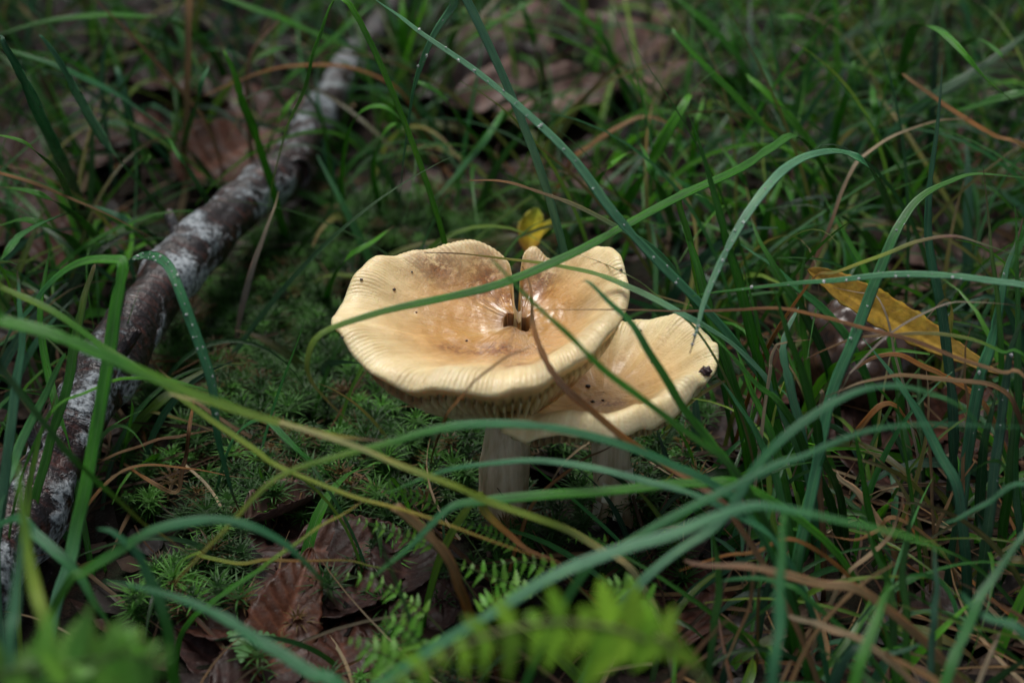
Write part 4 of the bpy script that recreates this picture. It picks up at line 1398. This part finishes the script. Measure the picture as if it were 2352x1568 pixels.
GQ = 'dead leaves among the thick grass'
for px, py, L, W, rot, col in ((2250, 650, 8, 4.5, 0.1, PB), (2170, 570, 7, 4.5, 0.6, GB_), (2070, 1010, 5, 3, 0.3, DB), (2180, 1000, 5, 3, 0.9, RB), (2060, 590, 6, 4, 2.4, GB_),
                               (1960, 440, 6, 4, 0.4, GB_), (2280, 420, 6, 3.6, 0.2, OB), (1780, 900, 4.5, 2.6, 0.8, RB), (1700, 1010, 4, 2.6, 0.2, GB_), (2010, 1090, 4, 2.6, 2.0, DB),
                               (1480, 1330, 4, 2.4, 0.5, DB), (1560, 1400, 4, 2.4, 1.5, RB), (1300, 430, 5, 3, 0.2, RB), (1150, 480, 5, 3, 1.0, GB_), (1040, 470, 5, 3, 2.1, RB), (1860, 220, 7, 4, .3, DB), (2200, 330, 7, 4, 1.3, DB)):
    leaf(px, py, L, W, rot, col, {PB: 'pale pinkish dead leaf behind the yellow leaf', OB: 'orange dead leaf in the dark grass beyond the yellow leaf', DB: LQ, RB: 'reddish dead leaf lying among the grass stems', GB_: 'dull grey-brown dead leaf lying among the grass stems'}[col], GQ, curl=0.25, lift=0.4, tilt=(rng.uniform(-.1, .1), rng.uniform(-0.05, 0.25)))
# the long yellow leaf
pa, pb = P(1885, 643, 48), P(2262, 850, 47)
mid = (pa + pb) / 2
vec = pb - pa
leaf(0, 0, vec.length * 1.1, 1.05, math.atan2(vec.y, vec.x), (0.50, 0.27, 0.03), 'long narrow ochre yellow leaf leaning in the grass', None, 'yellow_leaf', 'leaf',
     curl=0.25, lift=0.0, tilt=(vec.z / Vector((vec.x, vec.y, 0)).length, 0.55), teeth=30, wave=0.03, veins=0.1, origin=mid, cols=[(0, (0.30, 0.175, 0.02)), (0.5, (0.36, 0.215, 0.02)), (1, (0.24, 0.15, 0.03))])
# small curled yellow-green leaf behind the larger cap
pc = P(1222, 538, 56)
leaf(0, 0, 1.25, 0.95, 1.3, (0.6, 0.5, 0.03), 'small curled yellow leaf with a brown base behind the larger cap', None, 'yellow_leaf', 'leaf', curl=0.9, lift=0, tilt=(0.9, 0.1), teeth=5, wave=0.05, veins=0.15,
     origin=pc, cols=[(0, (0.20, 0.06, 0.03)), (0.25, (0.45, 0.28, 0.03)), (0.6, (0.62, 0.5, 0.03)), (1, (0.30, 0.36, 0.04))])
leaf(0, 0, 1.0, 0.8, 0.5, (0.6, 0.5, 0.03), 'small yellow-green leaf beside the curled yellow one', None, 'yellow_leaf', 'leaf', curl=0.7, lift=0, tilt=(0.8, -0.3), teeth=5, wave=0.05, veins=0.15,
     origin=P(1248, 538, 56.3), cols=[(0, (0.2, 0.07, 0.03)), (0.5, (0.5, 0.42, 0.03)), (1, (0.34, 0.34, 0.04))])
# wet brown lump on the right (old collapsed toadstool)
lo = G(1985, 905, 0.0)
lm = MB()
nu, nv = 48, 24
for i in range(nv + 1):
    a = (math.pi * 0.62) * i / nv
    for j in range(nu):
        f = 2 * math.pi * j / nu
        q = Vector((math.sin(a) * math.cos(f), math.sin(a) * math.sin(f), math.cos(a)))
        k = 1 + 0.22 * mnoise.noise(q * 1.6 + Vector((4, 2, 1))) + 0.10 * mnoise.noise(q * 4.2) + 0.03 * mnoise.noise(q * 11)
        lm.vert((lo.x + q.x * 2.2 * k, lo.y + q.y * 1.9 * k, 0.6 + q.z * 2.6 * k), tuple(np.array((0.045, 0.022, 0.014)) * (1 + 0.8 * mnoise.noise(q * 3))))
for i in range(nv):
    for j in range(nu):
        lm.f.append((i * nu + j, (i + 1) * nu + j, (i + 1) * nu + (j + 1) % nu, i * nu + (j + 1) % nu))
tag(lm.build('rotten_toadstool', mat_simple('wet_brown_rot', 0.22, 0, 0.5, 0.6, 500), None, (lo.x, lo.y, 0)), 'wet dark brown rotting lump below the yellow leaf', 'toadstool')

# ------------------------------------------------------------------ ferns
def pinna(fb, o, d, nrm, L, W, lobes, col, droop):
    """one lobed leaflet from o along d lying in the plane with normal nrm"""
    s = d.cross(nrm).normalized()
    n = lobes * 4
    L_, R_, Mi = [], [], []
    for i in range(n + 1):
        t = i / n
        env = (1 - t) ** 0.8 * min(1, 0.4 + t * 5)
        lob = 0.50 + 0.50 * abs(math.sin(math.pi * t * lobes)) ** 0.6
        hw = W * 0.5 * env * lob
        p = o + d * (L * t) - Vector((0, 0, droop * L * t * t)) + d * (0.10 * hw)
        k = 0.85 + 0.3 * rng.random()
        cc = tuple(c * k for c in col)
        Mi.append(fb.vert(p, tuple(c * 1.15 for c in col), (0, t, 0)))
        sw = d * (hw * 0.5)
        L_.append(fb.vert(p + s * hw + sw + nrm * hw * 0.15, cc, (1, t, 0)))
        R_.append(fb.vert(p - s * hw + sw + nrm * hw * 0.15, cc, (-1, t, 0)))
    for i in range(n):
        fb.f.append((Mi[i], L_[i], L_[i + 1], Mi[i + 1]))
        fb.f.append((R_[i], Mi[i], Mi[i + 1], R_[i + 1]))


def fern(path, d, up_len, col, n, label, group=None, lobes=6, nrm=Vector((0, -0.5, 0.86)), base='e', wfac=0.36, stalk=(0.12, 0.20, 0.05), droop=0.12, fwd=0.45, rw=0.05):
    raw = [tuple(map(float, p.split(','))) for p in path.split()]
    k = len(raw)
    pts = []
    for i, (x, y) in enumerate(raw):
        dd = d[0] + (d[1] - d[0]) * i / (k - 1)
        pts.append(P(x, y, min(dd, ground_depth(y, 0.4))))
    p, q = pts[-1], pts[-2]
    t = (p - q); th = Vector((t.x, t.y, 0)).normalized()
    pts.append(p + th * p.z * 0.35 + Vector((0, 0, -p.z * 0.45)))
    pts.append(p + th * p.z * 0.5 + Vector((0, 0, -p.z - 0.2)))
    cur = catmull(pts, 14)
    org = cur[-1].copy()
    root = empty('fern_frond', org)
    tag(root, label, 'fern', group)
    sb = MB()
    for i, p in enumerate(cur):
        t = (cur[min(i + 1, len(cur) - 1)] - cur[max(i - 1, 0)]).normalized()
        s = t.cross(nrm).normalized(); u = s.cross(t)
        r = rw * (0.35 + 0.65 * i / len(cur))
        for j in range(6):
            a = j * math.pi / 3
            sb.vert(p + s * math.cos(a) * r + u * math.sin(a) * r, stalk)
    for i in range(len(cur) - 1):
        for j in range(6):
            sb.f.append((i * 6 + j, i * 6 + (j + 1) % 6, i * 6 + 6 + (j + 1) % 6, i * 6 + 6 + j))
    sb.build('stalk', M['fern'], root, org)
    m = 14 * (k - 1)
    for i in range(n):
        f = (i + 0.5) / n
        idx = int(f * m)
        p = cur[idx]
        t = (cur[idx + 1] - cur[max(idx - 1, 0)]).normalized()     # towards the stalk base
        s = t.cross(nrm).normalized()
        L = up_len * (0.18 + 0.82 * math.sin(min(1.0, f * 1.25) * math.pi / 2)) * rng.uniform(0.72, 1.15)
        for sg in (-1, 1):
            fb = MB()
            kc = rng.uniform(0.6, 1.15)
            L2 = L * (rng.uniform(0.35, 0.7) if rng.random() < 0.12 else 1)
            dr = (s * sg - t * fwd + nrm * rng.uniform(-0.25, 0.2) + t * rng.uniform(-0.2, 0.2)).normalized()
            pinna(fb, p, dr, nrm, L2, L * wfac * rng.uniform(0.8, 1.1), lobes, (col[0] * kc * rng.uniform(0.9, 1.3), col[1] * kc, col[2] * kc), droop * rng.uniform(0.4, 2.0))
            fb.build('leaflet', M['fern'], root, org)
    return root


FB = (0.21, 0.50, 0.025)
fern('870,1590 960,1535 1060,1482 1180,1442 1300,1428 1420,1445 1500,1478 1570,1515', (27.2, 27.8), 0.92, FB, 15,
     'large bright green fern frond bowing over the dead leaves', lobes=5, wfac=0.66, stalk=(0.26, 0.30, 0.10), rw=0.055, droop=0.25, nrm=Vector((0, -0.72, 0.69)))
fern('385,1530 300,1505 200,1515 80,1545 -40,1590', (28.5, 28), 1.2, (0.11, 0.33, 0.04), 13,
     'soft mid-green fern frond in front of the near end of the branch', lobes=6, wfac=0.5, rw=0.05, droop=0.2, nrm=Vector((0, -0.72, 0.69)))
fern('330,1462 270,1500 190,1560 120,1620', (28.5, 28), 1.05, (0.14, 0.40, 0.035), 9,
     'second smaller frond overlapping the soft mid-green fern', lobes=5, wfac=0.5, rw=0.05, droop=0.2, nrm=Vector((0, -0.72, 0.69)))
GF = 'small fern fronds on the dead leaves'
LF = 'small narrow fern frond with toothed leaflets below the larger stem'
GRN = (0.11, 0.34, 0.022)
LFs = iter((
    'small slender fern frond pressed against the foot of the larger stem',
    'small fern frond under the cream and yellow-green blade',
    'small fern frond lying over the beech leaves beside the broad tan blade',
    'fern frond with long leaflets just behind the large bright frond',
    'fern frond curling behind the tip of the large bright frond',
    'small fern frond under the spotted yellowing blade',
    'low fern frond lying on the beech leaves before the broad tan blade',
    'fern frond pointing back under the sweeping blue-green blade',
    'tiny fern frond at the foot of the smaller stem',
    'fern frond half covered by the tail of the large bright frond',
    'small fern frond between the smaller stem and the large bright frond',
))
for path, d, L, n in (('776,1092 878,1120 946,1138 1014,1171', (43, 43), 0.30, 14), ('795,1188 878,1213 946,1238 1000,1262', (42, 42), 0.34, 12),
                      ('765,1318 861,1334 929,1375 985,1415', (40, 40), 0.38, 11), ('1034,1287 1100,1312 1177,1341 1240,1372', (40, 40), 0.50, 9),
                      ('1130,1300 1190,1290 1250,1300 1310,1330', (40.5, 40.5), 0.42, 8), ('1036,1186 1090,1208 1140,1232 1190,1262', (42.5, 42.5), 0.32, 11),
                      ('800,1470 850,1490 905,1515 950,1550', (37, 37), 0.60, 8), ('1210,1345 1170,1355 1130,1385 1100,1420', (39, 39), 0.45, 8),
                      ('1300,1240 1350,1232 1400,1250 1440,1280', (43, 43), 0.30, 9), ('880,1420 930,1440 970,1480 1000,1530', (37, 37), 0.55, 8),
                      ('1380,1340 1440,1350 1500,1390', (38, 38), 0.5, 7)):
    fern(path, d, L, GRN, n, next(LFs), GF, lobes=4, wfac=0.5, rw=0.022, droop=0.15)
# little clover-like seedling on the beech litter
for (px, py, r) in ((575, 1530, 0.55),):
    o = G(px, py, 0.0)
    rt = tag(empty('seedling', o), 'tiny green seedling with toothed leaves on the beech litter', 'seedling')
    for k in range(3):
        sb = MB()
        a = 0.4 + k * 2.1
        d_ = Vector((math.cos(a), math.sin(a), 0.25)).normalized()
        pinna(sb, o + Vector((0, 0, 0.7)), d_, Vector((0, -0.2, 0.98)), 0.75, 0.7, 4, (0.07, 0.22, 0.05), 0.2)
        sb.build('leaflet', M['fern'], rt, o)
    sb = MB()
    for z in (-0.1, 0.7):
        for j in range(5): sb.vert((o.x + 0.025 * math.cos(j * 1.257), o.y + 0.025 * math.sin(j * 1.257), z), (0.1, 0.2, 0.05))
    for j in range(5): sb.f.append((j, (j + 1) % 5, 5 + (j + 1) % 5, 5 + j))
    sb.build('stalk', M['fern'], rt, o)

# ------------------------------------------------------------------ moss, short grass, straw, litter (nobody could count these)
def seg_dist(px, py):
    """distance in photo grid from the branch line"""
    best = 1e9
    for (x0, y0), (x1, y1) in zip(path_br, path_br[1:]):
        dx, dy = x1 - x0, y1 - y0
        t = max(0, min(1, ((px - x0) * dx + (py - y0) * dy) / (dx * dx + dy * dy)))
        best = min(best, math.hypot(px - x0 - t * dx, py - y0 - t * dy))
    return best


ms = MB()
mcols = [(0.020, 0.068, 0.010), (0.030, 0.095, 0.014), (0.055, 0.165, 0.022), (0.014, 0.045, 0.009)]
tries = 0
cnt = 0
while cnt < 1700 and tries < 60000:
    tries += 1
    x, y = rng.uniform(-17, 14), rng.uniform(-12, 40)
    px, py, dd = proj((x, y, 0.4))
    ok = 0.0
    if 330 < px < 1150 and 520 < py < 1260: ok = 1.0
    if 300 < px < 640 and 1000 < py < 1420: ok = 1.0
    if 1100 < px < 1600 and 900 < py < 1330: ok = 0.55
    if 700 < px < 1300 and 430 < py < 640: ok = 0.5
    if 560 < px < 1100 and 1190 < py: ok = 0.06
    if ok < rng.random(): continue
    if px < 900 and seg_dist(px, py) < 85: continue
    if mnoise.noise((x * 0.35, y * 0.35, 2.0)) < -0.30: continue
    cnt += 1
    h = rng.uniform(0.3, 1.3)
    msz = rng.choice((0.55, 0.75, 1.0, 1.0, 1.3))
    z0 = gz(x, y) - 0.05
    lean = Vector((rng.uniform(-.35, .35), rng.uniform(-.5, .25), 1)).normalized()
    col = rng.choice(mcols) if rng.random() > 0.12 else (0.09, 0.055, 0.018)
    k = rng.uniform(0.6, 1.65)
    o = Vector((x, y, z0))
    for tier, (tz, ln, el, m_) in enumerate(((1.0, 0.50, 0.75, 9), (0.88, 0.70, 0.35, 11), (0.6, 0.55, 0.1, 6), (0.3, 0.45, -0.1, 4))):
        b0 = o + lean * h * tz
        for j in range(m_):
            a = 2 * math.pi * (j + rng.random() * 0.7) / m_
            ln2 = ln * msz * rng.uniform(0.75, 1.15)
            dr = Vector((math.cos(a) * math.cos(el), math.sin(a) * math.cos(el), math.sin(el)))
            sd = Vector((-math.sin(a), math.cos(a), 0)) * 0.028
            p1 = b0 + dr * ln2 * 0.5 + Vector((0, 0, 0.02))
            p2 = b0 + dr * ln2 - Vector((0, 0, 0.08))
            kk = k
            c0 = tuple(v * kk for v in col)
            c1 = tuple(v * kk * 1.35 for v in col)
            i0 = ms.vert(b0 + sd, c0); i1 = ms.vert(b0 - sd, c0); i2 = ms.vert(p1 - sd, c0); i3 = ms.vert(p1 + sd, c0); i4 = ms.vert(p2, c1)
            ms.f.append((i0, i1, i2, i3)); ms.f.append((i3, i2, i4))
    # little stem
    i0 = ms.vert(o + Vector((0.02, 0, 0)), col); i1 = ms.vert(o - Vector((0.02, 0, 0)), col); i2 = ms.vert(o + lean * h, col)
    ms.f.append((i0, i1, i2))
tag(ms.build('star_moss', M['moss'], smooth=False), 'dark green star moss covering the ground between branch and mushrooms', 'moss', kind='stuff')


def filler(name, mat, count, box, dens, cols, hlen, wid, flat, label, cat, seed, nseg=8):
    r = random.Random(seed)
    fb = MB()
    c = t_ = 0
    while c < count and t_ < count * 40:
        t_ += 1
        x, y = r.uniform(box[0], box[1]), r.uniform(box[2], box[3])
        px, py, dd = proj((x, y, 0.5))
        k = dens(px, py, x, y)
        if k <= 0 or r.random() > k: continue
        if px < 950 and seg_dist(px, py) < 55 and flat < 0.5: continue
        c += 1
        L = r.uniform(*hlen(px, py))
        w = r.uniform(*wid)
        az = r.uniform(0, 2 * math.pi)
        el = r.uniform(0.75, 1.45) if flat < 0.5 else r.uniform(0.02, 0.35)
        bend = r.uniform(0.3, 2.2) if flat < 0.5 else r.uniform(-0.2, 0.5)
        p = Vector((x, y, gz(x, y) - 0.1 if flat < 0.5 else gz(x, y) + r.uniform(0.05, 0.9)))
        pts = [p.copy()]
        st = L / nseg
        turn = r.uniform(-0.12, 0.12)
        for i in range(nseg):
            e = el - bend * ((i + 0.5) / nseg) ** 1.5
            az += turn
            p = p + Vector((math.cos(az) * math.cos(e), math.sin(az) * math.cos(e), math.sin(e))) * st
            if p.z < 0.1: p.z = 0.1
            pts.append(p.copy())
        # keep the caps clear
        bad = False
        if 1850 < px < 2110 and 880 < py < 1080: c -= 1; continue
        for q in pts:
            qx, qy, qd = proj(q)
            if qd < 47.5 and 740 < qx < 1680 and 540 < qy < 1040: bad = True; break
        if bad: c -= 1; continue
        names = r.choice(cols)
        stops = parse_col(names)
        j = r.uniform(0.30, 1.15)
        W = [w * min(1, max(0.08, ((1 - i / nseg) / 0.5)) ** 0.7) * (0.8 if flat > 0.5 else 1) for i in range(nseg + 1)]
        cc = [tuple(v * j for v in colour_at(stops, i / nseg)) for i in range(nseg + 1)]
        strip(fb, pts, W, cc, r.random() * 7, ring=False, twist=r.uniform(-1.5, 1.5), facing=Vector((r.uniform(-.5, .5), -0.6, 0.7)))
    return tag(fb.build(name, mat), label, cat, kind='stuff')


def d_grass(px, py, x, y):
    if px > 1480 and py > 380: return 1.0 if py < 1250 else 0.55
    if 1020 < px < 1640 and 130 < py < 400: return 0.26
    if py < 520 and px > 760: return 0.55
    if px < 760 and py < 560: return 0.30
    if px < 330 and py < 1150: return 0.65
    if 1150 < px and py > 1150: return 0.30
    if 640 < px < 1500 and 520 < py < 1150: return 0.10
    return 0.06


def l_grass(px, py):
    if py > 1150: return (2.0, 4.5)
    if 850 < px < 1750 and 880 < py: return (1.5, 3.5)
    if py < 500: return (4.0, 10.0)
    return (3.0, 7.5)


filler('wild_grass', M['grass'], 1500, (-32, 34, -12, 62), d_grass,
       ['green', 'green', 'green>blue', 'dark', 'dark>green', 'bright', 'green>lime', 'blue>teal', 'teal', 'green>tan'], l_grass, (0.14, 0.34), 0.0,
       'mass of short green grass filling the ground round the mushrooms', 'grass', 3)


filler('fine_grass', M['grass'], 1500, (-30, 32, -10, 52), lambda px, py, x, y: d_grass(px, py, x, y) * 0.9 + 0.05,
       ['green', 'green>lime', 'dark>green', 'bright', 'blue>green', 'green>blue', 'lime>tan', 'pale>green'], lambda px, py: (6.0, 13.0) if py < 900 else (3.5, 8.0), (0.07, 0.17), 0.0,
       'fine long grass tangled through the turf', 'grass', 17, nseg=14)


def d_straw(px, py, x, y):
    if px > 1300 and py > 1000: return 1.0
    if px > 1600 and py > 500: return 0.7
    if px < 340 and 450 < py < 1300: return 0.9
    if 560 < px < 1150 and 1150 < py: return 0.25
    if py < 500: return 0.25
    return 0.12


filler('dry_straw', M['dry'], 1500, (-30, 30, -12, 50), d_straw,
       ['tan', 'straw>tan', 'brown', 'org>brown', 'tan>brown', 'brown>umber', 'umber'], lambda a, b: (2.0, 7.0), (0.05, 0.16), 1.0,
       'tangle of fine dry straw lying on the forest floor', 'straw', 8)

# crumbled leaf litter
lt = MB()
r5 = random.Random(21)
for _ in range(5200):
    x, y = r5.uniform(-34, 36), r5.uniform(-13, 70)
    px, py, dd = proj((x, y, 0.3))
    if not (-60 < px < 2420 and -40 < py < 1640): continue
    if 340 < px < 1000 and 560 < py < 1180 and r5.random() < 0.8: continue
    s = r5.uniform(0.25, 1.1)
    az = r5.uniform(0, 6.28)
    nrm = Vector((r5.uniform(-.5, .5), r5.uniform(-.5, .5), 1)).normalized()
    a = Vector((math.cos(az), math.sin(az), 0)); a = (a - nrm * a.dot(nrm)).normalized(); b = nrm.cross(a)
    o = Vector((x, y, gz(x, y) + r5.uniform(0.02, 0.45)))
    col = r5.choice((DB, RB, GB_, (0.03, 0.016, 0.012), (0.12, 0.075, 0.05), OB, (0.02, 0.013, 0.01)))
    k = r5.uniform(0.15, 0.6)
    n = r5.choice((5, 6, 7))
    ci = lt.vert(o + nrm * s * 0.08, tuple(v * k for v in col))
    ring = []
    for i in range(n):
        f = 2 * math.pi * i / n
        rr = s * r5.uniform(0.55, 1.1)
        ring.append(lt.vert(o + a * math.cos(f) * rr + b * math.sin(f) * rr * 0.7 + nrm * s * r5.uniform(-0.12, 0.15), tuple(v * k for v in col)))
    for i in range(n):
        lt.f.append((ci, ring[i], ring[(i + 1) % n]))
tag(lt.build('leaf_litter', M['leaf']), 'crumbled brown leaf litter covering the forest floor', 'litter', kind='stuff')
print('objects', len(bpy.data.objects))
